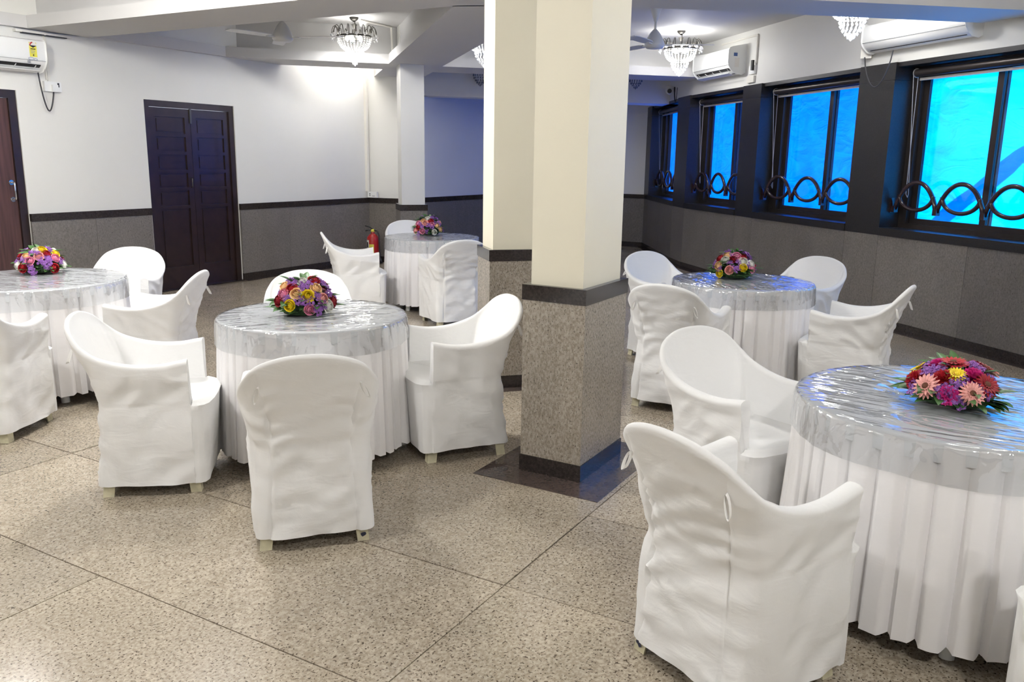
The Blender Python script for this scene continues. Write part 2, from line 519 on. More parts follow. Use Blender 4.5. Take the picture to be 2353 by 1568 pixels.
# ---- left wall with two door openings
XL = -8.2
D1 = (3.72, 4.74, 2.12)
D2 = (6.12, 7.37, 2.13)
mb = MB()
for a, b_ in ((-3.2, D1[0]), (D1[1], D2[0]), (D2[1], 9.86)):
    mb.box(XL - 0.2, XL, a, b_, 0, ZC)
for d in (D1, D2):
    mb.box(XL - 0.2, XL, d[0], d[1], d[2], ZC)
wall_left = tag(mb.build('wall_left', 'paint'), kind='structure')
for a, b_ in ((-3.0, D1[0]), (D1[1] + 0.0, D2[0] - 0.02), (D2[1] + 0.0, 9.85)):
    wainscot((XL, a), (XL, b_), wall_left)

# pilaster wall closing the corner, the far blue-lit wall and the back wall
wall_corner = tag(MB().prism([(XL - 0.2, 9.85), (-7.60, 9.99), (-7.60, 10.25), (XL - 0.2, 10.25)], 0, ZC).build('wall_corner', 'paint'), kind='structure')
wainscot((XL, 9.87), (-7.60, 9.985), wall_corner, border=False)
XF = -7.66
wall_far = tag(MB().box(XF - 0.2, XF, 10.2, 14.8, 0, ZC).build('wall_far', 'paint'), kind='structure')
wainscot((XF, 10.2), (XF, 14.52), wall_far)
wall_back = tag(MB().box(-7.9, -5.35, 14.55, 14.8, 0, ZC).build('wall_back', 'paint'), kind='structure')
wainscot((XF, 14.55), (-5.60, 14.55), wall_back)
# walls outside the picture that close the room
wall_near = tag(MB().box(-8.4, 4.2, -3.2, -3.0, 0, ZC).build('wall_near', 'paint'), kind='structure')
wall_right = tag(MB().box(4.0, 4.2, -3.2, 4.6, 0, ZC).build('wall_right', 'paint'), kind='structure')
wainscot((-8.2, -3.0), (4.0, -3.0), wall_near, pw=3.0)
wainscot((4.0, -3.0), (4.0, 4.3), wall_right, pw=3.0)

# ---- window wall: a gently bending run of four windows between granite piers
PL = [(-5.62, 14.56), (-5.42, 14.25), (-4.356, 12.53), (-4.013, 12.055), (-2.94, 10.89), (-2.63, 10.55), (-1.33, 9.19), (-0.97, 8.85), (0.62, 7.37), (0.97, 7.04), (4.05, 4.15)]
PV = [Vector(p) for p in PL]
def seg_n(i):
    t = (PV[i + 1] - PV[i]).normalized()
    n = Vector((-t.y, t.x))
    return n if n.dot(Vector((1, 1))) > 0 else -n      # outward
VN = []
for i in range(len(PV)):
    if i == 0: n = seg_n(0)
    elif i == len(PV) - 1: n = seg_n(i - 1)
    else:
        n = (seg_n(i - 1) + seg_n(i)).normalized()
        n = n / max(0.5, n.dot(seg_n(i)))
    VN.append(n)
def off(i, d):
    return PV[i] + VN[i] * d
WD = 0.34            # wall thickness
DEPTH = 0.24         # glass line behind the face
OPEN = {1: 1, 3: 2, 5: 3, 7: 4}       # segment -> window number
mb = MB()
for i in range(len(PV) - 1):
    q = [off(i, 0), off(i + 1, 0), off(i + 1, WD), off(i, WD)]
    mb.prism(q, 0, Z_BB)
    mb.prism(q, 2.49, ZC)
    if i == len(PV) - 2:
        mb.prism(q, Z_BB, 2.49)
wall_windows = tag(mb.build('wall_windows', 'paint'), kind='structure')
ZO = 2.45            # underside of lintel
for i in range(len(PV) - 1):
    if i == len(PV) - 2:
        wainscot(PL[i], PL[i + 1], wall_windows, pw=1.4)
        continue
    # wainscot panel pieces and plinth
    Ln = (PV[i + 1] - PV[i]).length
    n = 2 if Ln > 1.0 else 1
    for k in range(n):
        a = PV[i].lerp(PV[i + 1], k / n); b_ = PV[i].lerp(PV[i + 1], (k + 1) / n)
        ni = seg_n(i)
        def strip(z0, z1, d0, d1, nm, mt, eps=0.0015):
            t = (b_ - a).normalized() * eps
            MB().prism([a + t - ni * d1, b_ - t - ni * d1, b_ - t - ni * d0, a + t - ni * d0], z0, z1).build(nm, mt, wall_windows)
        strip(Z_PL + 0.001, Z_BB - 0.001, 0, 0.025, 'wainscot_panel', 'wains')
        strip(0, Z_PL, 0, 0.033, 'granite_plinth', 'dark_gran')
        MB().prism([a - ni * 0.11, b_ - ni * 0.11, b_ - ni * 0.025, a - ni * 0.025], -0.002, 0.003).build('floor_border', 'border', floor)
    if i in OPEN:
        MB().prism([off(i, -0.04), off(i + 1, -0.04), off(i + 1, WD), off(i, WD)], Z_BB, Z_BT).build('granite_sill', 'win_gran', wall_windows)
        MB().prism([off(i, 0.0), off(i + 1, 0.0), off(i + 1, WD), off(i, WD)], ZO, 2.49).build('granite_lintel', 'win_gran', wall_windows)
    else:
        MB().prism([off(i, -0.028), off(i + 1, -0.028), off(i + 1, WD), off(i, WD)], Z_BB, 2.33).build('granite_pier', 'win_gran', wall_windows)
        MB().prism([off(i, -0.0275), off(i + 1, -0.0275), off(i + 1, WD), off(i, WD)], 2.332, 2.49).build('granite_pier', 'win_gran', wall_windows)

# ---- windows (two sliding sashes each), roller blinds, scroll grilles
WIN_TXT = {1: 'farthest window', 2: 'second window from the far end', 3: 'window left of the widest pier', 4: 'nearest window'}
def along(i, s, d):
    """point at distance s along segment i, d outward from the wall face"""
    t = (PV[i + 1] - PV[i]).normalized()
    return PV[i] + t * s + seg_n(i) * d
for i, num in OPEN.items():
    Ln = (PV[i + 1] - PV[i]).length
    t2 = (PV[i + 1] - PV[i]).normalized(); n2 = -seg_n(i)
    fr_ = Matrix((Vector((*t2, 0)), Vector((*n2, 0)), Vector((0, 0, 1)))).transposed().to_4x4()
    wz0, wz1 = Z_BT, ZO
    win = empty('window_%d' % num, (*along(i, 0, DEPTH), 0))
    win.rotation_euler = fr_.to_euler()
    tag(win, kind='structure')
    # local: x along, y into the room
    x0, x1 = (0.10 if num != 4 else 0.03), Ln - 0.03
    fwid, sw = 0.065, 0.065
    mb = MB()
    mb.box(0.0, x0 + fwid, -0.05, 0.05, wz0, wz1).box(x1 - fwid, Ln, -0.05, 0.05, wz0, wz1)
    mb.box(x0 + fwid, x1 - fwid, -0.05, 0.05, wz0, wz0 + 0.045).box(x0 + fwid, x1 - fwid, -0.05, 0.05, wz1 - 0.05, wz1)
    mb.build('window_frame', 'alu', win)
    mid = {1: 1.08, 2: 0.99, 3: 1.115, 4: 0.985}[num]
    for k, (a, b_, yy) in enumerate(((x0 + fwid, mid + 0.035, 0.012), (mid - 0.035, x1 - fwid, -0.028))):
        z0, z1 = wz0 + 0.045, wz1 - 0.05
        mb = MB()
        mb.box(a, a + sw, yy - 0.014, yy + 0.014, z0, z1).box(b_ - sw, b_, yy - 0.014, yy + 0.014, z0, z1)
        mb.box(a + sw, b_ - sw, yy - 0.014, yy + 0.014, z0, z0 + 0.05).box(a + sw, b_ - sw, yy - 0.014, yy + 0.014, z1 - 0.045, z1)
        sash = mb.build('sash', 'alu', win)
        MB().box(a + sw, b_ - sw, yy - 0.003, yy + 0.003, z0 + 0.05, z1 - 0.045).build('pane', 'glass', sash)
    # roller blind rolled up at the head of the opening
    bl = empty('roller_blind', (*along(i, 0, DEPTH - 0.14), 0)); bl.rotation_euler = win.rotation_euler
    tag(bl, 'dark roller blind rolled up over the %s' % WIN_TXT[num], 'blind', 'rolled-up blinds over the windows')
    bx0, bx1 = 0.13, Ln - 0.05
    MB().tube([(bx0, 0, 2.385), (bx1, 0, 2.385)], 0.036, 14).build('roller', 'alu', bl, True, 50)
    MB().box(bx0 + 0.02, bx1, 0.020, 0.042, 2.318, 2.342).build('bottom_bar', 'alu_light', bl)
    MB().tube([(bx0 - 0.006, 0, 2.385), (bx0, 0, 2.385)], 0.043, 16).build('end_cap', 'alu_light', bl, True, 50)
    zb = 1.28
    ch = [(bx0 - 0.014, 0.03, 2.385), (bx0 - 0.014, 0.035, 1.6), (bx0 - 0.012, 0.04, zb), (bx0 + 0.012, 0.04, zb - 0.03), (bx0 + 0.03, 0.03, zb), (bx0 + 0.02, 0.012, 1.6), (bx0 - 0.010, -0.03, 2.385)]
    MB().tube(ch, 0.0035, 5).build('pull_chain', 'alu_light', bl)
    # scroll grille across the lower part of the opening
    g = empty('scroll_grille', (*along(i, 0, 0.10), 0)); g.rotation_euler = win.rotation_euler
    tag(g, 'brown tubular scroll grille with looped arches across the %s' % WIN_TXT[num], 'grille', 'scroll grilles across the windows')
    pitch = 0.60
    nl = max(2, int(round((Ln - 0.06) / pitch)))
    pitch = (Ln - 0.06) / nl
    R_ = 0.021
    zv, zt, zbm = 1.135, 1.395, 1.14
    for k in range(nl):
        xa = 0.03 + k * pitch; xc = xa + pitch / 2; hw = pitch / 2
        # arch from foot to foot
        pts = []
        for q in range(25):
            u_ = -1 + 2 * q / 24
            zz = zv + (zt - zv) * (max(0.0, 1 - abs(u_) ** 2.1)) ** 0.75
            if abs(u_) > 0.9: zz = zv + (zz - zv) * 1.0
            pts.append((xc + hw * 0.97 * u_, 0, zz))
        MB().tube(pts, R_, 10).build('arch_bar', 'grille', g, True)
        pts = []
        for q in range(17):
            an = PI * q / 16
            pts.append((xc - math.cos(an) * hw * 0.80, 0.0, 1.275 - math.sin(an) * (1.275 - zbm)))
        MB().tube(pts, R_ * 0.92, 10).build('loop_bar', 'grille', g, True)
    for k in range(nl + 1):
        xa = 0.03 + k * pitch
        w2 = 0.024
        MB().box(xa - w2, xa + w2, -0.022, 0.022, 1.105, 1.165).build('foot_block', 'grille', g)
    MB().box(0.0, 0.012, -0.03, 0.03, 1.10, 1.24).build('bracket', 'grille', g)

# ---- blue tarpaulin hung outside the windows
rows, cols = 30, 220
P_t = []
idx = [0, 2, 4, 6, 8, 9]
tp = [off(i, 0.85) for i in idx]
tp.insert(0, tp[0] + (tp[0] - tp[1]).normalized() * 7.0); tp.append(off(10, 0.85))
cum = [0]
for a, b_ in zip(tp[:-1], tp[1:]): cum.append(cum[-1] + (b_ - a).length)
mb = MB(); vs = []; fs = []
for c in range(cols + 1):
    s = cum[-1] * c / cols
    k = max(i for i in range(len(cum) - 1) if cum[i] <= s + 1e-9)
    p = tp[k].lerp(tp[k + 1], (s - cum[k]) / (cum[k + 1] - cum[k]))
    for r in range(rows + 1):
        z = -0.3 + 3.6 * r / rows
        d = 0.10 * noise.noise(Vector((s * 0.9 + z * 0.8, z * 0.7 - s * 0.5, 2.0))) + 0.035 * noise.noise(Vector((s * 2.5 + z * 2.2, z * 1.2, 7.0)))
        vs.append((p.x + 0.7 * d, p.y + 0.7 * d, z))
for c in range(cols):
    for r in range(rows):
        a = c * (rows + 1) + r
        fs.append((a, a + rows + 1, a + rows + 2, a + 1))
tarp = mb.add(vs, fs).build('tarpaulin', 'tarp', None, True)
ov = []
for k in range(13):
    u_ = k / 12
    pc = along(7, -0.25 + 1.75 * u_, 0.98)
    zc_ = 1.02 + 1.30 * u_
    wv = 0.075 + 0.03 * math.sin(u_ * 5) + 0.02 * math.sin(u_ * 17)
    ov += [(pc.x, pc.y, zc_ - wv), (pc.x, pc.y, zc_ + wv)]
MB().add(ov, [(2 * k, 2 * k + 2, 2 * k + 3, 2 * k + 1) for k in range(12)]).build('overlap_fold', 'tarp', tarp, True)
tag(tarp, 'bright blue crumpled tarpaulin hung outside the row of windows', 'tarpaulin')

# ---- columns
def column(name, corner, d1, d2, w1, w2, paint, gran, label, z_top=ZS + 0.02, border=0.0):
    """corner: nearest plan corner, d1/d2 unit directions of the two visible faces"""
    c = Vector(corner); d1 = Vector(d1).normalized(); d2 = Vector(d2).normalized()
    def poly(e):
        a = c - d1 * e - d2 * e
        return [a, a + d1 * (w1 + 2 * e), a + d1 * (w1 + 2 * e) + d2 * (w2 + 2 * e), a + d2 * (w2 + 2 * e)]
    base = MB().prism(poly(-0.028), 0, z_top).build(name, paint)
    tag(base, kind='structure')
    for k in range(4):
        p = poly(0.0); q = poly(-0.026)
        k2 = (k + 1) % 4
        MB().prism([p[k], p[k2], q[k2], q[k]], Z_PL + 0.001, Z_BB - 0.001).build('granite_panel', gran, base)
        p = poly(0.005)
        MB().prism([p[k], p[k2], q[k2], q[k]], Z_BB, Z_BT).build('granite_band', 'dark_gran', base)
        MB().prism([p[k], p[k2], q[k2], q[k]], 0, Z_PL).build('granite_plinth', 'dark_gran', base)
        if border:
            p = poly(border); q2 = poly(0.0)
            MB().prism([p[k], p[k2], q2[k2], q2[k]], -0.01, 0.0016 + 0.0002 * k).build('floor_border', 'border', floor)
    return base
s2 = math.sqrt(0.5)
column('pillar', (-1.625, 3.508), (-1, 0), (0, 1), 0.335, 0.50, 'pillar_paint', 'pillar_gran', '', ZC, 0.175)
column('pillar', (-2.90, 4.722), (-s2, s2), (s2, s2), 0.36, 0.42, 'pillar_paint', 'pillar_gran', '', ZC, 0.10)
column('pillar', (-6.645, 8.615), (-s2, s2), (s2 * 0.88, s2 * 1.1), 0.42, 0.36, 'paint', 'wains', '', ZC)

# ---- ceiling: true slab, concrete beams, dropped soffit strips round the coffers
ceil_poly = [(-8.5, -3.3), (4.3, -3.3), (4.3, 4.2)] + [tuple(off(i, WD)) for i in range(len(PV) - 1, -1, -1)] + [(-5.6, 14.85), (-8.5, 14.85)]
ceiling = tag(MB().prism(ceil_poly, ZC, ZC + 0.15).build('ceiling', 'ceil'), kind='structure')
def pt(sm, df):          # x+y = sm, y-x = df
    return ((sm - df) / 2, (sm + df) / 2)
E1a, E1b = 1.82, 2.79        # 135-degree soffit edges (x+y)
F1a, F1b = 15.42, 16.38      # 45-degree soffit between coffer and lit corner recess (y-x)
G1 = 15.47                   # far edge of the middle coffer
G2 = 16.55                   # near edge of the far coffer
def inset_beam(poly_line, w_, nm='ceiling_beam'):
    pass
def soffit(poly):
    return tag(MB().prism(poly, ZS, ZL).build('soffit', 'ceil', ceiling), None)
def rcc(poly, z0=ZL):
    return MB().prism(poly, z0, ZC).build('ceiling_beam', 'ceil', ceiling)
soffit([(-8.2, 4.87), (-2.6, 4.95), (-2.2, 5.2), (-3.0, 5.95), (-3.83, 5.63), (-8.2, 5.52)])          # across, left of the pillars
rcc([(-8.2, 5.02), (-2.6, 5.05), (-2.6, 5.45), (-8.2, 5.38)])
soffit([(-8.2, 5.5), (-8.11, 5.5), (-8.15, 7.25), (-8.2, 7.2)])                                      # narrow lip on the left wall
soffit([(-8.2, -3.0), (-8.13, -3.0), (-8.13, 4.88), (-8.2, 4.88)])
soffit([(-8.2, -8.2 + F1a), pt(E1a, F1a), pt(E1a, F1b), (-8.2, -8.2 + F1b), (-8.2, 7.6)])            # 45-degree strip
rcc([(-8.2, -8.2 + F1a + 0.25), pt(E1a + 0.2, F1a + 0.25), pt(E1a + 0.2, F1b - 0.15), (-8.2, -8.2 + F1b - 0.15)])
soffit([pt(E1a, 9.4), pt(E1b, 9.0), pt(E1b, 18.0), pt(E1a, 18.2)])                                   # 135-degree strip
rcc([pt(E1a + 0.2, 9.4), pt(E1b - 0.2, 9.4), pt(E1b - 0.2, 17.9), pt(E1a + 0.2, 17.9)])
soffit([pt(E1b, G1), (-3.62, -3.62 + G1 - 0.08), (-4.1, -4.1 + G2 - 0.25), pt(E1b, G2)])             # far edge of the middle coffer
rcc([pt(E1b, G1 + 0.2), (-3.5, -3.5 + G1 + 0.2), (-4.0, -4.0 + G2 - 0.2), pt(E1b, G2 - 0.2)])
fa, fb = Vector((-3.066, 5.85)), Vector((-0.30, 8.10))
ga, gb = Vector((-2.45, 5.63)), Vector((0.20, 7.75))
soffit([tuple(ga), tuple(gb), tuple(fb), tuple(fa)])                                                 # strip from pillar to window wall
rcc([tuple(ga.lerp(fa, 0.25)), tuple(gb.lerp(fb, 0.25)), tuple(fb.lerp(gb, 0.25)), tuple(fa.lerp(ga, 0.25))])
soffit([(-2.45, 5.63), (-1.45, 4.9), (-1.45, -3.0), (-2.05, -3.0), (-2.05, 4.9), (-3.2, 4.9)])       # strip over the near pillar
rcc([(-1.6, 4.9), (-1.6, -3.0), (-1.95, -3.0), (-1.95, 4.9)])
# deep beam in front of the far wall
MB().prism([pt(2.7, 17.96), (-4.6, 13.36), (-4.8, 13.9), pt(2.7, 18.4)], 2.45, ZC).build('ceiling_beam', 'paint', ceiling)

# ================================================================== DOORS
def door_frame(d, w_, depth=0.10):
    y0, y1, zt = d
    return MB().box(XL - depth, XL - 0.015, y0, y0 + w_, 0, zt).box(XL - depth, XL - 0.015, y1 - w_, y1, 0, zt).box(XL - depth, XL - 0.015, y0 + w_, y1 - w_, zt - w_, zt)
door1 = tag(empty('door_1', (XL, 4.2, 0)), kind='structure')
def dpart(mb_, nm, mt, par, base, smooth=False, angle=None):
    o = mb_.build(nm, mt, None, smooth, angle)
    o.parent = par
    if par.type == 'EMPTY':
        o.matrix_parent_inverse = Matrix.Translation(-Vector(base))
    return o
B1 = (XL, 4.2, 0)
dpart(door_frame(D1, 0.075), 'door_frame', 'door_dark', door1, B1)
leaf = dpart(MB().box(XL - 0.075, XL - 0.035, D1[0] + 0.078, D1[1] - 0.078, 0.008, D1[2] - 0.078), 'door_leaf', 'laminate', door1, B1)
hb = []
hy = 4.617
for z in (1.10, 1.26):
    hb.append(dpart(MB().tube([(XL - 0.036, hy, z), (XL - 0.026, hy, z)], 0.024, 16), 'handle_rose', 'chrome', leaf, B1, True, 40))
pts = [(XL - 0.03, hy, 1.10), (XL + 0.008, hy, 1.10)] + [(XL + 0.012 + 0.012 * math.sin(a), hy, 1.112 - 0.012 * math.cos(a)) for a in (0.5, 1.0, 1.5)] + [(XL + 0.024, hy, 1.18)] + [(XL + 0.012 + 0.012 * math.cos(a), hy, 1.248 + 0.012 * math.sin(a)) for a in (0.1, 0.6, 1.1)] + [(XL + 0.008, hy, 1.26), (XL - 0.03, hy, 1.26)]
dpart(MB().tube(pts, 0.0085, 10), 'pull_handle', 'chrome', leaf, B1, True)

door2 = tag(empty('door_2', (XL, 6.75, 0)), kind='structure')
B2 = (XL, 6.75, 0)
dpart(door_frame(D2, 0.07), 'door_frame', 'door_dark', door2, B2)
ymid = (D2[0] + D2[1]) / 2
rails = [0.015, 0.26, 0.95, 1.155, 1.355, 1.56, 1.76, 1.96, 2.055]
for side in (0, 1):
    a = D2[0] + 0.072 if side == 0 else ymid + 0.002
    b_ = ymid - 0.002 if side == 0 else D2[1] - 0.072
    xf_, xb_ = XL - 0.035, XL - 0.075
    st = 0.075
    mb = MB().box(xb_, xf_, a, a + st, 0.008, 2.056).box(xb_, xf_, b_ - st, b_, 0.008, 2.056)
    rw = 0.03
    for k, z in enumerate(rails):
        if k == 0: mb.box(xb_, xf_, a + st, b_ - st, 0.008, 0.26)
        elif k == len(rails) - 1: mb.box(xb_, xf_, a + st, b_ - st, 1.96, 2.056)
        elif 2 <= k <= 6: mb.box(xb_, xf_, a + st, b_ - st, z - 0.018, z + 0.018)
    lf = dpart(mb, 'door_leaf', 'door_dark', door2, B2)
    spans = [(0.26, 0.932), (0.968, 1.137), (1.173, 1.337), (1.373, 1.542), (1.578, 1.742), (1.778, 1.96)]
    for z0, z1 in spans:
        pm = MB().box(xb_ + 0.006, xf_ - 0.016, a + st, b_ - st, z0, z1)
        pm.box(xb_ + 0.006, xf_ - 0.009, a + st + 0.03, b_ - st - 0.03, z0 + 0.02, z1 - 0.02)
        dpart(pm, 'door_panel', 'door_dark', lf, B2)
dpart(MB().box(XL - 0.036, XL - 0.02, ymid - 0.012, ymid + 0.012, 1.90, 2.10), 'tower_bolt', 'dark_metal', door2, B2)
dpart(MB().tube([(XL - 0.03, ymid - 0.04, 1.28), (XL - 0.012, ymid - 0.04, 1.27), (XL - 0.012, ymid - 0.04, 1.18), (XL - 0.03, ymid - 0.04, 1.17)], 0.006, 8), 'door_pull', 'dark_metal', door2, B2, True)
dpart(MB().box(XL - 0.10, XL + 0.04, D2[0], D2[1], -0.002, 0.012), 'threshold', 'dark_gran', door2, B2)

# ================================================================== AIR CONDITIONERS
def ac_unit(A, t_dir, n_dir, z0, width, label, height=0.29, depth=0.20, open_vent=True):
    """A: plan point of the left end (seen from the room) on the wall; t along the wall, n into the room"""
    t = Vector((*t_dir, 0)).normalized(); n = Vector((*n_dir, 0)).normalized()
    root = empty('air_conditioner', (A[0], A[1], z0))
    m_ = Matrix((t, n, Vector((0, 0, 1)))).transposed()
    root.rotation_euler = m_.to_euler() if m_.determinant() > 0 else (0, 0, math.atan2(t.y, t.x))
    sgn = 1.0 if m_.determinant() > 0 else -1.0
    tag(root, label, 'air conditioner', 'wall-mounted air conditioners')
    H_, D_ = height, depth
    prof = [(0.0, 0.03), (0.05, 0.0), (0.12, 0.012), (0.165, 0.05), (0.19, 0.085), (0.20, 0.12), (0.20, 0.25), (0.188, 0.275), (0.165, 0.285), (0, H_)]
    prof = [(a * D_ / 0.2, b_ * H_ / 0.29) for a, b_ in prof]
    def ext(pr, x0, x1):
        k = len(pr)
        vs = [(x0, sgn * p[0], p[1]) for p in pr] + [(x1, sgn * p[0], p[1]) for p in pr]
        fs = [tuple(range(k)), tuple(range(k, 2 * k))[::-1]] + [(i, (i + 1) % k, k + (i + 1) % k, k + i) for i in range(k)]
        return MB().add(vs, fs)
    body = ext(prof, 0, width).build('body', 'white_plastic', root, True, 35)
    bv = body.modifiers.new('bevel', 'BEVEL'); bv.width = 0.012; bv.segments = 3; bv.limit_method = 'ANGLE'; bv.angle_limit = math.radians(50)
    f = D_ / 0.2; g = H_ / 0.29
    if open_vent:
        ext([(0.095 * f, 0.004 * g), (0.172 * f, 0.050 * g), (0.180 * f, 0.062 * g), (0.09 * f, 0.012 * g)], 0.05, width - 0.05).build('air_outlet', 'black', root)
        ext([(0.115 * f, -0.012 * g), (0.170 * f, 0.006 * g), (0.172 * f, 0.012 * g), (0.115 * f, -0.006 * g)], 0.06, width - 0.06).build('flap', 'white_plastic', root)
        for k in range(5):
            x = 0.1 + (width - 0.2) * k / 4
            ext([(0.12 * f, 0.014 * g), (0.174 * f, 0.046 * g), (0.176 * f, 0.054 * g), (0.12 * f, 0.024 * g)], x, x + 0.006).build('vane', 'white_plastic', root)
    else:
        ext([(0.122 * f, 0.012 * g), (0.128 * f, 0.012 * g), (0.130 * f, 0.018 * g), (0.124 * f, 0.020 * g)], 0.05, width - 0.05).build('outlet_slot', 'black', root)
    ext([(0.198 * f, 0.094 * g), (0.2025 * f, 0.094 * g), (0.2025 * f, 0.097 * g), (0.198 * f, 0.097 * g)], 0.01, width - 0.01).build('panel_groove', 'grey_ink', root)
    return root, sgn
# left wall unit: right end at y=4.95
acl, sg = ac_unit((XL, 4.95 - 0.95), (0, 1), (1, 0), 2.295, 0.95, 'white split air conditioner with yellow rating sticker above the brown door')
# stickers on its front, right end
def sticker(par, sgn, x0, x1, z0, z1, mt, nm, y=0.2022):
    return MB().box(x0, x1, sgn * y - 0.0004, sgn * y + 0.0004, z0, z1).build(nm, mt, par)
st = sticker(acl, sg, 0.790, 0.860, 0.125, 0.255, 'yellow_label', 'rating_sticker')
mb = MB()
cxs, czs = 0.825, 0.228
fan_v = [(cxs, sg * 0.2030, czs - 0.012)] + [(cxs + 0.036 * math.cos(a), sg * 0.2030, czs + 0.036 * math.sin(a)) for a in np.linspace(0.0, PI, 15)]
mb.add(fan_v, [(0, i, i + 1) for i in range(1, 15)]).build('star_dial', 'paper', st)
for k in range(3):
    a = 1.9 + k * 0.5
    MB().ball((cxs + 0.026 * math.cos(a), sg * 0.2034, czs + 0.026 * math.sin(a)), 0.0075, 8, 4).build('star', 'red_ink', st)
MB().add([(cxs - 0.036, sg * 0.2032, czs), (cxs + 0.036, sg * 0.2032, czs), (cxs, sg * 0.2032, czs - 0.022)], [(0, 1, 2)]).build('dial_base', 'ink', st)
for k, z in enumerate((0.192, 0.178, 0.168, 0.158)):
    sticker(st, sg, 0.802, 0.848 - 0.004 * k, z, z + (0.008 if k == 0 else 0.004), 'ink' if k == 0 else 'grey_ink', 'printed_line', 0.2030)
sticker(st, sg, 0.82, 0.83, 0.135, 0.148, 'ink', 'printed_line', 0.2030)
MB().tube([(0.800 + 0.026 * math.cos(a), sg * 0.2015, 0.108 + 0.011 * math.sin(a)) for a in np.linspace(0, 2 * PI, 13)[:-1]], 0.0012, 4, closed=True).build('logo_mark', 'blue_ink', acl)
MB().tube([(0.842 + 0.018 * math.cos(a), sg * 0.2015, 0.104 + 0.008 * math.sin(a)) for a in np.linspace(0, 2 * PI, 11)[:-1]], 0.0012, 4, closed=True).build('logo_mark', 'blue_ink', acl)
sticker(acl, sg, 0.765, 0.795, 0.072, 0.088, 'grey_ink', 'logo_plate', 0.196)
# cable and switch box on the left wall
cb = MB().tube([Vector((XL + 0.12, 4.90, 2.29)).lerp(Vector((XL + 0.02, 5.10, 2.14)), u_) + Vector((0, 0, -0.29 * math.sin(PI * u_) ** 0.8 * (1 - 0.15 * u_))) for u_ in np.linspace(0, 1, 22)], 0.007, 7)
tag(cb.build('power_cable', 'cable', None, True), 'dark cable drooping from the left air conditioner to its switch box', 'cable')
sb = empty('switch_box', (XL, 5.09, 2.14))
tag(sb, 'white switch box with a plug below the drooping cable of the left air conditioner', 'switch')
MB().box(0, 0.035, -0.085, 0.085, -0.01, 0.085).build('plate', 'white_plastic', sb)
MB().box(0.035, 0.065, -0.02, 0.035, -0.012, 0.055).build('plug', 'white_plastic', sb)
MB().box(0.035, 0.042, 0.045, 0.06, 0.035, 0.075).build('switch', 'black', sb)
cn = empty('conduit', (XL, 5.07, 2.22))
tag(cn, 'thin cream conduit running up the left wall beside the air conditioner', 'conduit')
MB().box(0, 0.015, -0.012, 0.012, 0, 0.43).build('channel', 'conduit', cn)
MB().box(0, 0.018, -0.030, -0.018, 0.02, 0.36).build('wire_run', 'conduit', cn)
MB().box(0, 0.05, -0.30, 0.26, 0.432, 0.455).build('ceiling_run', 'conduit', cn)
MB().box(0.012, 0.054, -0.24, -0.03, 0.424, 0.4335).build('slot', 'black', cn)
MB().box(0.012, 0.054, -0.01, 0.2, 0.424, 0.4335).build('slot', 'black', cn)
# socket plate and conduit at the far corner
sb2 = empty('socket_plate', (XL + 0.03, 9.86, 0.962))
tag(sb2, 'white socket plate on the dark band in the far corner', 'socket')
MB().box(0.0, 0.17, -0.05, -0.015, 0.0, 0.085).build('plate', 'white_plastic', sb2)
MB().box(0.035, 0.05, -0.053, -0.05, 0.045, 0.06).build('pin_hole', 'black', sb2)
MB().box(0.03, 0.055, -0.053, -0.05, 0.025, 0.032).build('pin_hole', 'black', sb2)
MB().box(0.09, 0.135, -0.055, -0.05, 0.02, 0.03).build('rocker', 'grey_ink', sb2)
cn2 = tag(MB().box(XL, XL + 0.045, 9.80, 9.84, 1.05, ZS).build('conduit', 'conduit'), 'long cream conduit rising up the far corner from the socket plate', 'conduit')
# window wall units
tW = (PV[8] - PV[7]).normalized(); nW = -seg_n(7)
a4 = Vector((-1.20, 9.07))
acr, _ = ac_unit(tuple(a4), tuple(tW), tuple(nW), 2.60, 1.25, 'white air conditioner high on the wall above the nearest window', 0.25, 0.19, open_vent=False)
tX = (Vector((-2.9, 10.86)) - Vector((-3.6, 11.6))).normalized(); nX = Vector((tX.y, -tX.x))
if nX.dot(Vector((-1, -1))) < 0: nX = -nX
ac4, s4 = ac_unit((-3.66, 11.66), tuple(tX), tuple(nX), 2.64, 1.02, 'white air conditioner behind the right chandelier, above the second window', 0.32, 0.24)
lbl = MB().box(1.0205, 1.0215, s4 * 0.13 if s4 > 0 else s4 * 0.18, s4 * 0.18 if s4 > 0 else s4 * 0.13, 0.21, 0.25).build('maker_label', 'blue_ink', ac4)
MB().box(1.0205, 1.0215, min(s4 * 0.10, s4 * 0.16), max(s4 * 0.10, s4 * 0.16), 0.08, 0.19).build('spec_label', 'paper', ac4)
tY = (Vector((-4.45, 12.7)) - Vector((-5.3, 14.1))).normalized(); nY = Vector((tY.y, -tY.x))
if nY.dot(Vector((-1, -1))) < 0: nY = -nY
ac5, _ = ac_unit((-5.40, 14.20), tuple(tY), tuple(nY), 2.62, 1.0, 'small-looking white air conditioner at the far end of the window wall', 0.30, 0.22)
# loop of cable under the nearest unit
pA, pB = Vector((-1.25, 9.06, 2.565)), Vector((-0.97, 8.78, 2.585))
cb2 = MB().tube([pA.lerp(pB, u_) + Vector((-0.05, -0.05, -0.30 * math.sin(PI * u_) ** 0.7)) for u_ in np.linspace(0, 1, 20)], 0.006, 6)
tag(cb2.build('drain_hose', 'cable', None, True), 'thin grey hose looping down from the air conditioner above the nearest window', 'hose')
bx = empty('trunking_box', (*(a4 + nW * 0.045 - tW * 0.09), 2.56))
tag(bx, 'small white trunking box at the end of the air conditioner above the nearest window', 'box')
MB().box(-0.05, 0.05, -0.04, 0.04, 0, 0.09).build('body', 'conduit', bx)
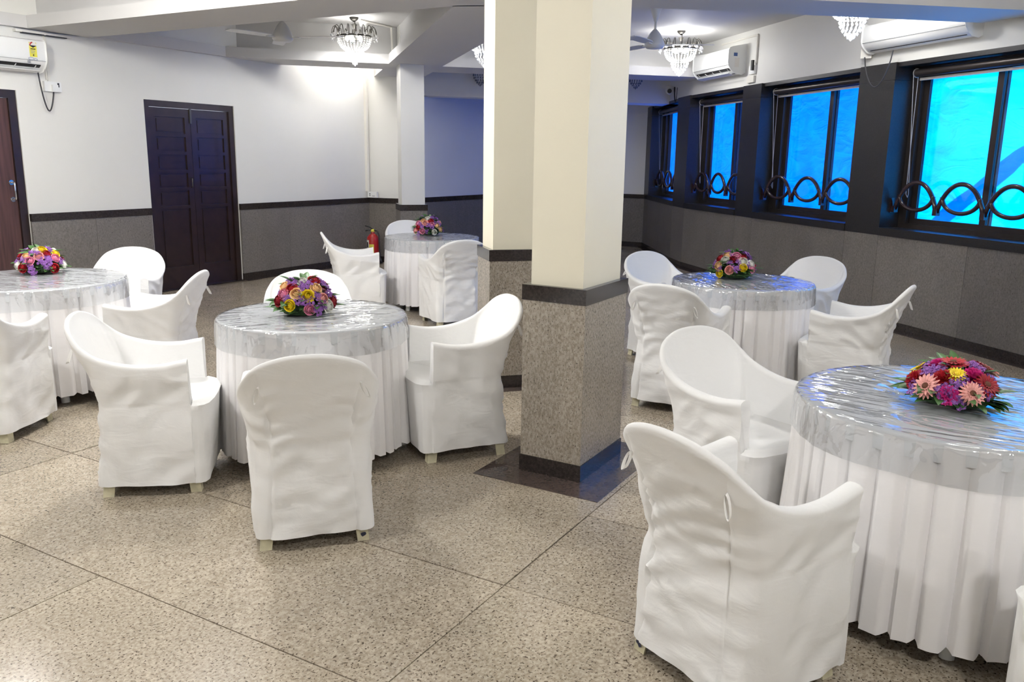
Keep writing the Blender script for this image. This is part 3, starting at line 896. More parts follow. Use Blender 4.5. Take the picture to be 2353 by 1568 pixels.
# switch plate and plug beside the second unit
q4 = Vector((-2.82, 10.76)); nB = -seg_n(4)
sw = empty('switch_plate', (*(q4), 2.62), math.atan2(nB.y, nB.x))
tag(sw, 'white switch plate with a dark plug right of the air conditioner behind the chandelier', 'switch')
MB().box(0, 0.03, -0.07, 0.07, 0.0, 0.10).build('plate', 'white_plastic', sw)
MB().box(0.03, 0.055, 0.02, 0.06, 0.04, 0.16).build('plug', 'black', sw)
MB().box(0, 0.028, -0.11, 0.06, -0.10, -0.02).build('base_plate', 'conduit', sw)
cn4 = MB()
pB4 = PV[4].lerp(PV[5], 0.55); pA3 = PV[3].lerp(PV[4], 0.55)
q0 = pB4 - seg_n(4) * 0.012
cn4.tube([(q0.x, q0.y, 2.74), (q0.x, q0.y, 3.07)], 0.012, 6)
q1 = pA3 - seg_n(3) * 0.012
cn4.tube([(q0.x, q0.y, 3.07), (q1.x, q1.y, 3.07)], 0.012, 6)
tag(cn4.build('conduit', 'conduit', None), 'cream conduit running along the top of the window wall above the second air conditioner', 'conduit')
# far cable loop and camera
pA, pB = Vector((-4.52, 12.90, 2.68)), Vector((-4.42, 12.76, 2.66))
cb3 = MB().tube([pA.lerp(pB, u_) + Vector((-0.05, -0.04, -0.22 * math.sin(PI * u_) ** 0.6)) for u_ in np.linspace(0, 1, 14)], 0.010, 6)
tag(cb3.build('power_cable', 'cable', None, True), 'short black cable loop right of the far air conditioner', 'cable')
cc = empty('security_camera', (-4.62, 12.78, 2.69))
tag(cc, 'grey dome security camera under the soffit near the far air conditioner', 'camera')
cc.rotation_euler = (0, 0, math.atan2(-12.78, 4.62) - PI / 2 + PI)
MB().lathe([(0.05, 0), (0.062, -0.01), (0.062, -0.03), (0.045, -0.04)], 18).build('mount', 'fan', cc, True, 40)
MB().ball((0, 0, -0.065), 0.062, 18, 12).build('housing', 'fan', cc, True)
MB().tube([(0, -0.040, -0.075), (0, -0.066, -0.080)], 0.034, 16).build('lens', 'black', cc, True, 40)

# ================================================================== FIRE EXTINGUISHER
fe = empty('fire_extinguisher', (-7.93, 9.62, 0.0))
fe.rotation_euler = (0, 0, 0.2)
tag(fe, 'red fire extinguisher with black hose standing in the far corner', 'fire extinguisher')
MB().lathe([(0.078, 0.02), (0.088, 0.035), (0.090, 0.06), (0.090, 0.36), (0.082, 0.40), (0.055, 0.435), (0.028, 0.45), (0.024, 0.475)], 24).build('cylinder', 'red', fe, True, 50)
MB().lathe([(0.072, 0.0), (0.08, 0.005), (0.08, 0.03)], 20).build('base_ring', 'black', fe, True, 40)
MB().lathe([(0.026, 0.475), (0.03, 0.48), (0.03, 0.50), (0.016, 0.515)], 14).build('valve', 'yellow_label', fe, True, 40)
MB().tube([(0.0, 0, 0.51), (-0.04, -0.02, 0.545), (-0.10, -0.05, 0.565)], 0.009, 8).build('lever', 'black', fe, True)
MB().tube([(0.0, 0, 0.505), (-0.05, -0.03, 0.505), (-0.095, -0.05, 0.49)], 0.008, 8).build('carry_handle', 'black', fe, True)
MB().tube([(0.02, 0, 0.50), (0.075, -0.01, 0.49), (0.108, -0.02, 0.43), (0.118, -0.03, 0.25), (0.122, -0.02, 0.10), (0.13, -0.01, 0.05)], 0.010, 8).build('hose', 'black', fe, True)
MB().tube([(0.122, -0.02, 0.10), (0.135, -0.01, 0.02)], [0.014, 0.022], 10).build('horn', 'black', fe, True)
# curved labels wrapped on the cylinder, turned to the room
def wrap(a0, a1, z0, z1, r, mt, nm, par):
    k = 9
    vs = []; fs = []
    for i in range(k):
        a = a0 + (a1 - a0) * i / (k - 1)
        vs += [(r * math.cos(a), r * math.sin(a), z0), (r * math.cos(a), r * math.sin(a), z1)]
    for i in range(k - 1):
        fs.append((2 * i, 2 * i + 2, 2 * i + 3, 2 * i + 1))
    return MB().add(vs, fs).build(nm, mt, par, True)
lb = wrap(-1.75, -0.95, 0.02, 0.30, 0.0912, 'yellow_label', 'instruction_label', fe)
for k in range(4):
    wrap(-1.55, -1.15, 0.07 + k * 0.055, 0.095 + k * 0.055, 0.0918, 'ink', 'pictogram', lb)
lb2 = wrap(-2.55, -1.80, 0.10, 0.36, 0.0910, 'paper', 'maker_label', fe)
wrap(-2.40, -1.95, 0.25, 0.33, 0.0916, 'ink', 'emblem', lb2)

# ================================================================== CHANDELIERS AND FANS
def chandelier_meshes(crystal, metal, bulb):
    M_ = {}
    M_['canopy'] = MB().lathe([(0.012, -0.05), (0.05, -0.02), (0.055, 0.0)], 14).mesh('canopy', metal, True, 40)
    M_['hook'] = MB().tube([(0, 0, -0.03), (0.012, 0, -0.06), (0.004, 0, -0.09), (0, 0, -0.13), (0, 0, -0.20)], 0.006, 6).lathe([(0.03, -0.085), (0.035, -0.08), (0.01, -0.125)], 10).mesh('hook', metal, True, 40)
    ring = [(0.20 * math.cos(a), 0.20 * math.sin(a), -0.215) for a in np.linspace(0, 2 * PI, 33)[:-1]]
    mr = MB().tube(ring, 0.012, 6, closed=True)
    for k in range(4):
        a = k * PI / 2 + 0.3
        mr.tube([(0, 0, -0.19), (0.2 * math.cos(a), 0.2 * math.sin(a), -0.215)], 0.006, 5)
    M_['ring'] = mr.mesh('ring', metal, True)
    arm = MB().tube([(0.195, 0, -0.215), (0.197, 0, -0.15), (0.205, 0, -0.115), (0.222, 0, -0.102), (0.242, 0, -0.115), (0.256, 0, -0.15), (0.262, 0, -0.19)], 0.0055, 5)
    M_['arm'] = arm.mesh('arm', metal, True)
    M_['drop'] = MB().ball((0.263, 0, -0.21), 0.017, 8, 6).octa((0.263, 0, -0.25), 0.009, 0.02).mesh('crystal_drop', crystal, True)
    bowl = MB()
    for k in range(28):
        a = 2 * PI * k / 28
        for j in range(9):
            u_ = j / 8
            r_ = 0.195 * math.cos(u_ * 1.08) ** 0.8
            z_ = -0.225 - 0.145 * math.sin(u_ * 1.35)
            bowl.octa((r_ * math.cos(a), r_ * math.sin(a), z_), 0.0085 + 0.002 * (1 - u_))
    M_['bowl'] = bowl.mesh('bead_bowl', crystal)
    tier = MB()
    for j, (r_, z_, k_) in enumerate(((0.105, -0.39, 18), (0.095, -0.425, 16), (0.075, -0.46, 13), (0.052, -0.49, 9), (0.028, -0.515, 6))):
        for k in range(k_):
            a = 2 * PI * (k + 0.5 * (j % 2)) / k_
            tier.octa((r_ * math.cos(a), r_ * math.sin(a), z_), 0.011, 0.019)
    tier.octa((0, 0, -0.53), 0.02, 0.02)
    M_['tier'] = tier.mesh('bead_tier', crystal)
    if bulb:
        M_['bulb'] = MB().ball((0, 0, 0), 0.022, 10, 8, 1.3).mesh('bulb', 'bulb', True)
    return M_
lit_m = chandelier_meshes('crystal', 'dark_metal', True)
dark_m = chandelier_meshes('crystal_dark', 'dark_metal', False)
def chandelier(x, y, label, lit=True, z=ZC, watts=None, up=True):
    ms = lit_m if lit else dark_m
    c = empty('chandelier', (x, y, z))
    tag(c, label, 'chandelier', 'crystal chandeliers in the ceiling coffers')
    put('canopy', ms['canopy'], c); put('hook', ms['hook'], c); put('ring', ms['ring'], c)
    for k in range(16):
        ar = put('arm', ms['arm'], c, rot=(0, 0, 2 * PI * k / 16))
        put('crystal_drop', ms['drop'], ar)
    tag(put('bead_bowl', ms['bowl'], c), kind='stuff'); tag(put('bead_tier', ms['tier'], c), kind='stuff')
    if lit:
        for k in range(5):
            a = 2 * PI * k / 5
            put('bulb', ms['bulb'], c, (0.085 * math.cos(a), 0.085 * math.sin(a), -0.235))
        ld = bpy.data.lights.new('chandelier_light', 'POINT' if up else 'SPOT')
        ld.energy = watts or CHAND_W
        if not up:
            ld.spot_size = math.radians(172); ld.spot_blend = 0.25
        ld.color = (1.0, 0.985, 0.955)
        ld.shadow_soft_size = 0.10
        lo = bpy.data.objects.new('chandelier_light', ld)
        lo.location = (0, 0, -0.29)
        link(lo, c)
    return c
chandelier(-6.82, 8.01, 'lit crystal chandelier in the left coffer, near the fan above the flowers', up=False, watts=22.0)
chandelier(-5.45, 8.70, 'lit crystal chandelier mostly hidden behind the left edge of the near pillar', up=False, watts=3.0)
chandelier(-3.70, 10.55, 'lit crystal chandelier right of the near pillar, in front of the air conditioner', watts=16.0)
chandelier(-1.30, 8.10, 'lit crystal chandelier at top right, cut off by the soffit', watts=14.0)
chandelier(-6.92, 10.95, 'small dark unlit chandelier far back between the two left pillars', lit=False)
chandelier(-4.95, 12.20, 'small dark unlit chandelier far back just right of the near pillar', lit=False)
NEAR_CH = [(-6.0, 3.0, 85.0, 'lit chandelier of the near left coffer, by the left wall'), (-4.4, 3.5, 150.0, 'lit chandelier over the centre table'), (0.4, 4.4, 62.0, 'lit chandelier over the near right table'), (-3.6, 0.3, 120.0, 'lit chandelier of the rear left coffer'), (1.0, 0.3, 120.0, 'lit chandelier of the rear right coffer')]
for x, y, wt, lb_ in NEAR_CH:
    chandelier(x, y, lb_ + ', above the picture', watts=wt)
# tube light in the corner recess
tl_ = empty('tube_light', (-7.72, 9.25, 3.06))
tl_.rotation_euler = (0, 0, 0.25)
tag(tl_, 'lit tube light inside the triangular corner recess of the ceiling', 'light')
MB().box(-0.03, 0.03, -0.4, 0.4, 0.02, 0.08).build('batten', 'white_plastic', tl_)
MB().tube([(0, -0.39, 0), (0, 0.39, 0)], 0.016, 10).build('tube', 'tube', tl_, True)

blade_m = {}
def fan(x, y, label, ztop, drop, angles, z=ZC):
    f_ = empty('ceiling_fan', (x, y, z)); tag(f_, label, 'fan', 'white ceiling fans')
    MB().lathe([(0.018, -0.13), (0.05, -0.03), (0.062, 0.0)], 18).build('canopy', 'fan', f_, True, 40)
    MB().tube([(0, 0, -0.1), (0, 0, -drop + 0.18)], 0.013, 10).build('down_rod', 'fan', f_, True)
    d = -drop
    MB().lathe([(0.02, d), (0.085, d + 0.004), (0.105, d + 0.025), (0.108, d + 0.05), (0.088, d + 0.10), (0.05, d + 0.165), (0.018, d + 0.20)], 26).build('motor_housing', 'fan', f_, True, 60)
    for a in angles:
        m1 = MB()
        vs = []; fs = []
        for i, (r_, hw) in enumerate(((0.16, 0.045), (0.22, 0.058), (0.45, 0.066), (0.60, 0.060), (0.635, 0.045))):
            for s_ in (-1, 1):
                for zz in (0.0, 0.006):
                    vs.append((r_, s_ * hw, d + 0.045 + zz + 0.10 * s_ * hw))
        for i in range(4):
            b_ = i * 4
            fs += [(b_, b_ + 2, b_ + 6, b_ + 4), (b_ + 1, b_ + 5, b_ + 7, b_ + 3), (b_, b_ + 4, b_ + 5, b_ + 1), (b_ + 2, b_ + 3, b_ + 7, b_ + 6)]
        fs += [(0, 1, 3, 2), (16, 18, 19, 17)]
        bl_ = m1.add(vs, fs).build('blade', 'fan', f_); bl_.rotation_euler = (0, 0, a)
        MB().box(0.09, 0.19, -0.018, 0.018, d + 0.036, d + 0.046).build('blade_iron', 'fan', bl_)
    return f_
fan(-6.62, 6.65, 'white ceiling fan in the left coffer beside the lit chandelier', ZC, 0.45, (0.35, 0.35 + 2.094, 0.35 + 4.189))
fan(-3.435, 8.954, 'white ceiling fan on a long rod right of the near pillar', ZC, 0.41, (0.50, 0.50 + 2.094, 0.50 + 4.189))
# ceiling conduit and smoke sensor in the left coffer
cn5 = MB().tube([(-6.83, 8.13, ZC - 0.012), (-6.83, 8.72, ZC - 0.012), (-6.83, 8.74, 2.86)], 0.014, 6)
tag(cn5.build('conduit', 'conduit', None), 'grey conduit crossing the left coffer and dropping down its beam', 'conduit')
ss = tag(MB().lathe([(0.03, -0.055), (0.045, -0.045), (0.05, -0.02), (0.06, 0.0)], 16, (-6.96, 8.34, ZC)).build('smoke_detector', 'white_plastic', None, True, 40), 'small white smoke detector beside the left chandelier', 'smoke detector')

# ================================================================== COVERED CHAIRS
KT = [0.0, 0.15, 0.30, 0.44, 0.56, 0.70, 0.85, 1.0]
RIM = [(0, -.340, .828), (.105, -.334, .818), (.200, -.308, .782), (.252, -.258, .722), (.270, -.180, .668), (.275, -.060, .634), (.270, .070, .628), (.262, .195, .648)]
SEAT = [(0, -.222), (.080, -.220), (.152, -.212), (.218, -.185), (.240, -.130), (.246, -.050), (.250, .070), (.252, .195)]
HEM = [(0, -.242), (.085, -.242), (.172, -.238), (.226, -.215), (.234, -.140), (.240, -.050), (.246, .070), (.250, .195)]
def interp(keys, tab, t):
    """Catmull-Rom through the table, mirrored at t=0"""
    t = max(0.0, min(1.0, t))
    k = max(i for i in range(len(keys) - 1) if keys[i] <= t + 1e-9)
    def P(i):
        if i < 0:
            p = tab[-i]; return (-p[0],) + tuple(p[1:])
        if i >= len(tab):
            a, b_ = tab[-1], tab[-2]
            return tuple(2 * x - y for x, y in zip(a, b_))
        return tab[i]
    u_ = (t - keys[k]) / (keys[k + 1] - keys[k])
    p0, p1, p2, p3 = P(k - 1), P(k), P(k + 1), P(k + 2)
    return tuple(0.5 * (2 * b_ + (c - a) * u_ + (2 * a - 5 * b_ + 4 * c - d) * u_ ** 2 + (3 * b_ - a - 3 * c + d) * u_ ** 3) for a, b_, c, d in zip(p0, p1, p2, p3))

PANEL_T = 0.30
def chair_cover(seed):
    """slip cover of a plastic armchair, open at the hem: returns meshes (cover, back_panel)"""
    rng = random.Random(seed)
    so = Vector((rng.uniform(0, 50), rng.uniform(0, 50), rng.uniform(0, 50)))
    nU = 120
    cols = []         # each: list of points bottom->top->inside
    NB, NM, NR, NI = 14, 22, 6, 12
    ts = [1 - 2 * i / nU for i in range(nU + 1)]
    # make the panel seams fall on columns
    ts = sorted(set([round(t, 4) for t in ts] + [PANEL_T, -PANEL_T]), reverse=True)
    tilt = rng.uniform(-0.012, 0.012)
    def hem_z(x, y):
        return 0.058 + tilt * x / 0.25 + 0.010 * noise.noise(Vector((x * 5, y * 5, 1)) + so)
    for t in ts:
        a = abs(t); s = 1 if t >= 0 else -1
        r = interp(KT, RIM, a); q = interp(KT, SEAT, a); hm = interp(KT, HEM, a)
        R_ = Vector((s * r[0], r[1], r[2])); Q = Vector((s * q[0], q[1], 0.43)); H_ = Vector((s * hm[0], hm[1], hem_z(s * hm[0], hm[1])))
        r2 = interp(KT, RIM, min(1, a + 0.02)); r1 = interp(KT, RIM, max(0, a - 0.02))
        tg = Vector((r2[0] - r1[0], r2[1] - r1[1], 0)).normalized()
        nrm = Vector((tg.y, -tg.x, 0))            # outward for the right half
        if nrm.dot(Vector((r[0], r[1] + 0.05, 0))) < 0: nrm = -nrm
        nrm = Vector((s * nrm.x, nrm.y, 0))
        th = 0.016 + 0.036 * max(0, min(1, (a - 0.35) / 0.4))
        col = []
        on_panel = a <= PANEL_T + 1e-4
        for i in range(NB):
            u_ = i / NB
            p = H_.lerp(Q, u_)
            col.append(p)
        top = R_ + nrm * 0.004 - Vector((0, 0, 0.016))
        for i in range(NM):
            u_ = i / NM
            e = u_ ** 1.35
            p = Vector((Q.x + (top.x - Q.x) * e, Q.y + (top.y - Q.y) * e, Q.z + (top.z - Q.z) * u_))
            col.append(p)
        # rounded rim
        cz = R_ - nrm * th / 2
        for i in range(NR + 1):
            an = PI * i / NR
            col.append(Vector((cz.x, cz.y, R_.z - 0.016)) + nrm * (math.cos(an) * (th / 2 + 0.004)) + Vector((0, 0, math.sin(an) * 0.016)))
        # inside wall down to the seat
        inq = Vector((s * max(0.0, abs(Q.x) - 0.055 * min(1, a / 0.3)), Q.y + 0.060 * max(0.0, 1 - max(0, a - 0.4) / 0.3), 0.435))
        st_ = R_ - nrm * (th + 0.004) - Vector((0, 0, 0.024))
        for i in range(1, NI + 1):
            u_ = i / NI
            e = u_ ** 0.85
            p = Vector((st_.x + (inq.x - st_.x) * e, st_.y + (inq.y - st_.y) * e, st_.z + (inq.z - st_.z) * u_))
            if u_ > 0.8: p.z += 0.012 * (1 - (1 - u_) / 0.2)
            col.append(p)
        # cloth wrinkles on the outside
        fan_l = []
        for i, p in enumerate(col):
            d = 0.0
            if i < NB + NM:
                fall = min(1.0, (NB + NM - i) / 5)
                v = p + so
                if on_panel:
                    ed = 1 - 0.45 * (1 - a / PANEL_T)
                    wv = noise.noise(Vector((p.x * 3.2, 0, p.z * 9.0 + 0.8 * p.x * 3)) + so)
                    g1 = math.sin(2 * PI * (p.z * 12.0 + 1.1 * wv + 0.8 * noise.noise(Vector((p.x * 6, 2, p.z * 4)) + so)))
                    g2 = noise.noise(Vector((p.x * 2.6, 0, p.z * 13 - p.x * 7)) + so)
                    d = (0.0062 * g1 * ed + 0.028 * (math.sqrt(g2 * g2 + 0.004) - 0.2) * ed) * fall
                    if PANEL_T - a < 0.012: d -= 0.004
                    if 0.55 < p.z: d *= max(0.35, 1 - (p.z - 0.55) * 3)
                else:
                    g2 = noise.noise(Vector((p.x * 3 + p.z * 7, p.y * 8 - p.z * 6, p.z * 3)) + so)
                    d = (0.012 * noise.noise(Vector((p.x * 6, p.y * 5, p.z * 5)) + so) + 0.026 * (0.3 - math.sqrt(g2 * g2 + 0.004)) * max(0.3, min(1.0, (0.72 - p.z) * 6))) * fall
                    if abs(i - NB) <= 1: d -= 0.003
                    edge = abs(a - PANEL_T)
                    if edge < 0.05: d += 0.004 * math.sin(2 * PI * p.z * 22 + seed) * (1 - edge / 0.05)
                p = p + nrm * d
            elif i > NB + NM + NR:
                p = p + nrm * (-0.006 * noise.noise(Vector((p.x * 7 + 3, p.y * 7, p.z * 5)) + so) * 1.0)
            col[i] = p
        cols.append((t, col))
    nrow = len(cols[0][1])
    # front columns: from left arm front round the seat front to right arm front
    FK = [(-.252, .199), (-.247, .222), (-.232, .248), (-.200, .266), (-.11, .278), (0, .281), (.11, .278), (.200, .266), (.232, .248), (.247, .222), (.252, .199)]
    FH = [(-.250, .197), (-.248, .220), (-.236, .238), (-.195, .250), (-.10, .254), (0, .255), (.10, .254), (.195, .250), (.236, .238), (.248, .220), (.250, .197)]
    fc = []
    nF = 40
    for k in range(nF + 1):
        u_ = k / nF * (len(FK) - 1); i0 = min(len(FK) - 2, int(u_)); f_ = u_ - i0
        q = Vector((FK[i0][0] * (1 - f_) + FK[i0 + 1][0] * f_, FK[i0][1] * (1 - f_) + FK[i0 + 1][1] * f_, 0.43))
        hm = Vector((FH[i0][0] * (1 - f_) + FH[i0 + 1][0] * f_, FH[i0][1] * (1 - f_) + FH[i0 + 1][1] * f_, 0))
        hm.z = hem_z(hm.x, hm.y)
        out = Vector((q.x * 0.6, q.y - 0.02, 0)).normalized()
        inner = Vector((q.x * 0.79, 0.200 if abs(q.x) > 0.24 else min(q.y - 0.075, 0.20), 0.447))
        edge_k = min(k, nF - k)
        if edge_k == 0:
            inner = Vector((math.copysign(0.197, q.x), 0.199, 0.447))
        col = []
        for i in range(NB):
            p = hm.lerp(q, i / NB)
            d = 0.008 * noise.noise(Vector((p.x * 11, p.y * 5, p.z * 3)) + so) * min(1, edge_k / 3)
            col.append(p + out * d)
        rest = nrow - NB
        for i in range(rest):
            v = i / (rest - 1)
            p = q.lerp(inner, v)
            if edge_k > 0:
                p.z = 0.43 + 0.020 * math.sin(min(1, v * 2.2) * PI / 2) - 0.004 * v
                p = p + out * (0.006 * (1 - min(1, v * 3)))
                p.z += 0.005 * noise.noise(Vector((p.x * 9, p.y * 9, 3)) + so) * v
            else:
                p.z = 0.43 + 0.017 * v
            col.append(p)
        fc.append((None, col))
    allc = cols + fc
    n = len(allc)
    # seat rows shrinking to the centre
    ctr = Vector((0, 0.02, 0.437))
    SR = 6
    vs = []; idx = {}
    for c, (t, col) in enumerate(allc):
        for r, p in enumerate(col):
            idx[(c, r)] = len(vs); vs.append(tuple(p))
        last = col[-1]
        for k in range(1, SR):
            p = last.lerp(ctr, k / SR)
            p.z = last.z + (ctr.z - last.z) * (k / SR) ** 0.6 + 0.004 * noise.noise(Vector((p.x * 8, p.y * 8, 9)) + so)
            idx[(c, nrow - 1 + k)] = len(vs); vs.append(tuple(p))
    ci = len(vs); vs.append(tuple(ctr))
    fcov = []; fpan = []
    tot = nrow + SR - 1
    for c in range(n):
        c2 = (c + 1) % n
        t1, t2 = allc[c][0], allc[c2][0]
        pan = t1 is not None and t2 is not None and abs(t1) <= PANEL_T + 1e-4 and abs(t2) <= PANEL_T + 1e-4
        for r in range(tot - 1):
            q = (idx[(c, r)], idx[(c2, r)], idx[(c2, r + 1)], idx[(c, r + 1)])
            if pan and r < NB + NM - 1: fpan.append(q)
            else: fcov.append(q)
        fcov.append((idx[(c, tot - 1)], idx[(c2, tot - 1)], ci))
    def mk(name, faces):
        used = sorted({i for f in faces for i in f}); mp_ = {o: k for k, o in enumerate(used)}
        me = bpy.data.meshes.new(name)
        me.from_pydata([vs[i] for i in used], [], [tuple(mp_[i] for i in f) for f in faces])
        me.materials.append(MAT['cover'])
        bm = bmesh.new(); bm.from_mesh(me)
        bmesh.ops.remove_doubles(bm, verts=bm.verts, dist=0.00005)
        bm.to_mesh(me); bm.free()
        me.polygons.foreach_set('use_smooth', [True] * len(me.polygons))
        me.set_sharp_from_angle(angle=math.radians(62))
        me.update()
        return me
    return mk('slip_cover', fcov), mk('back_panel', fpan)

COVERS = [chair_cover(s) for s in (3, 11, 23, 38)]
def leg_mesh(sx, sy):
    """L-section moulded leg, open corner inward, slightly flared"""
    mb_ = MB()
    for z0, z1, o0, o1 in ((0.0, 0.30, 0.0, -0.03),):
        w0, w1, t_ = 0.048, 0.054, 0.007
        def L(w_, o):
            x, y = sx * (0.218 + o), sy * (0.216 + o)
            return [(x, y), (x - sx * w_, y), (x - sx * w_, y - sy * t_), (x - sx * t_, y - sy * t_), (x - sx * t_, y - sy * w_), (x, y - sy * w_)]
        a = L(w0, o0); b_ = L(w1, o1)
        vs = [(p[0], p[1], z0) for p in a] + [(p[0], p[1], z1) for p in b_]
        fs = [(0, 1, 2, 3, 4, 5)[::-1], (6, 7, 8, 9, 10, 11)] + [(i, (i + 1) % 6, 6 + (i + 1) % 6, 6 + i) for i in range(6)]
        mb_.add(vs, fs)
    return mb_.mesh('leg', 'leg_plastic')
LEGS = [leg_mesh(sx, sy) for sx in (-1, 1) for sy in (-1, 1)]
def mark_mesh(sx, seed):
    rng = random.Random(seed)
    c = (sx * 0.195, -0.2166, 0.030); n_ = 9
    vs = [c] + [(c[0] + (0.013 + rng.uniform(-0.004, 0.003)) * math.cos(2 * PI * k / n_), c[1], c[2] + (0.012 + rng.uniform(-0.006, 0.003)) * math.sin(2 * PI * k / n_)) for k in range(n_)]
    return MB().add(vs, [(0, 1 + k, 1 + (k + 1) % n_) for k in range(n_)]).mesh('paint_mark', 'paint_blue')
MARKS = [mark_mesh(-1, 4), mark_mesh(1, 8)]
def tie_mesh(s, seed):
    rng = random.Random(seed)
    a = Vector((s * 0.189, -0.284, 0.70))
    sw_ = rng.uniform(-0.25, 0.25)
    pts = []
    for k in range(15):
        u_ = k / 14
        an = 2 * PI * u_
        pts.append(a + Vector((s * (0.009 * math.sin(an) + 0.010 * (1 - math.cos(an)) + sw_ * 0.02 * (1 - math.cos(an))), -0.008 - 0.008 * (1 - math.cos(an)), -0.030 * (1 - math.cos(an)))))
    mb_ = MB(); vs = []; fs = []
    for p in pts:
        vs += [tuple(p + Vector((0, 0.006, 0.002))), tuple(p + Vector((s * 0.004, -0.006, -0.002)))]
    for k in range(14):
        fs.append((2 * k, 2 * k + 2, 2 * k + 3, 2 * k + 1))
    return mb_.add(vs, fs).mesh('tie_loop', 'tie', True)
TIES = [tie_mesh(-1, 1), tie_mesh(1, 2)]

def make_chair(x, y, heading, label, var=0):
    c = empty('covered_chair', (x, y, 0), -math.radians(heading))
    tag(c, label, 'chair', 'white-covered armchairs round the tables')
    cv, bp_ = COVERS[var % len(COVERS)]
    put('slip_cover', cv, c); put('back_panel', bp_, c)
    for k_, l in enumerate(LEGS):
        lg = put('leg', l, c)
        if k_ in (0, 2) and (var + k_ // 2) % 2: put('paint_mark', MARKS[k_ // 2], lg)
    for l in TIES: put('tie_loop', l, c)
    return c
CH = [
 (-2.398, 2.470, 314.4, 'white covered chair in front of the centre table, its gathered back turned to the viewer', 0),
 (-3.389, 2.474, 48.3, 'white covered chair left of the centre table, its right side and seat showing', 1),
 (-2.445, 3.625, 218.0, 'white covered chair between the centre table and the near pillar, turned to the viewer', 2),
 (-3.624, 3.771, 134.8, 'white covered chair behind the centre table, only its top arc above the flowers', 3),
 (-4.631, 3.401, 237.7, 'white covered chair right of the left table, back loops hanging toward the dark double door', 2),
 (-5.715, 3.945, 144.0, 'white covered chair behind the left table, in front of the dark double door', 3),
 (-4.795, 2.438, 330.8, 'white covered chair cut by the left edge, in front of the left table', 1),
 (-5.471, 6.376, 44.2, 'white covered chair left of the far table, beside the fire extinguisher', 1),
 (-4.452, 6.550, 304.0, 'white covered chair in front of the far table, partly behind the pillars', 0),
 (-5.815, 7.753, 130.1, 'white covered chair behind the far table, only its rounded top showing', 3),
 (-2.205, 6.333, 118.0, 'white covered chair at far left of the window-side table, bluish inside', 2),
 (-1.690, 5.100, 2.0, 'white covered chair with its gathered back turned, in front of the window-side table', 0),
 (-1.290, 6.703, 200.2, 'white covered chair behind the window-side table, against the granite wainscot', 3),
 (-0.735, 5.672, 275.4, 'white covered chair at the right of the window-side table, seen from its side', 1),
 (-0.836, 3.448, 115.2, 'white covered chair left of the near right table, its wide seat showing', 2),
 (-0.566, 2.409, 27.3, 'largest white covered chair, nearest the viewer, at the lower right', 1),
 (0.505, 2.43, 320.0, 'white covered chair of which a sliver shows at the lower right corner', 3),
 (0.45, 4.12, 211.0, 'white covered chair of which a corner shows at the right edge behind the flowers', 0),
]
for x, y, hd, lb_, v in CH:
    make_chair(x, y, hd, lb_, v)

# ================================================================== TABLES
TR, TZ = 0.475, 0.735
def skirt_mesh(seed, n_pl=38):
    rng = random.Random(seed)
    per = 12
    # uneven pleat widths
    ws = [rng.uniform(0.7, 1.35) for _ in range(n_pl)]
    tot = sum(ws); angs = []; dirs = []
    a = rng.uniform(0, 6)
    for w_ in ws:
        da = 2 * PI * w_ / tot
        for k in range(per):
            u_ = k / per
            # box pleat: broad flat face, quick fold back under the next one
            pr = 1.0 if u_ < 0.60 else (1.0 - (u_ - 0.60) / 0.25 if u_ < 0.85 else (u_ - 0.85) / 0.15 * 0.9)
            angs.append(a + da * u_); dirs.append((pr, da))
        a += da
    rows = 26
    vs = []; fs = []; n = len(angs)
    for r in range(rows + 1):
        v = r / rows
        z = TZ - 0.004 - v * (TZ - 0.075)
        for k in range(n):
            pr, da = dirs[k]
            am = 0.013 + 0.016 * v ** 0.8
            an = angs[k]
            sway = 0.010 * v * noise.noise(Vector((math.cos(an) * 3, math.sin(an) * 3, v * 1.5 + seed)))
            rr = TR + 0.002 + 0.020 * v + am * (pr - 0.6) + sway
            soft = 0.006 * v * math.sin(an * 23 + 2 * noise.noise(Vector((an, 1, seed))))
            zz = z + (0.012 * v * noise.noise(Vector((math.cos(an) * 4, math.sin(an) * 4, seed + 5)))) + (0.010 * v * (1 - pr))
            vs.append(((rr + soft) * math.cos(an), (rr + soft) * math.sin(an), zz))
    for r in range(rows):
        for k in range(n):
            k2 = (k + 1) % n
            fs.append((r * n + k, r * n + k2, (r + 1) * n + k2, (r + 1) * n + k))
    return MB().add(vs, fs).mesh('pleated_skirt', 'skirt', True, 70)
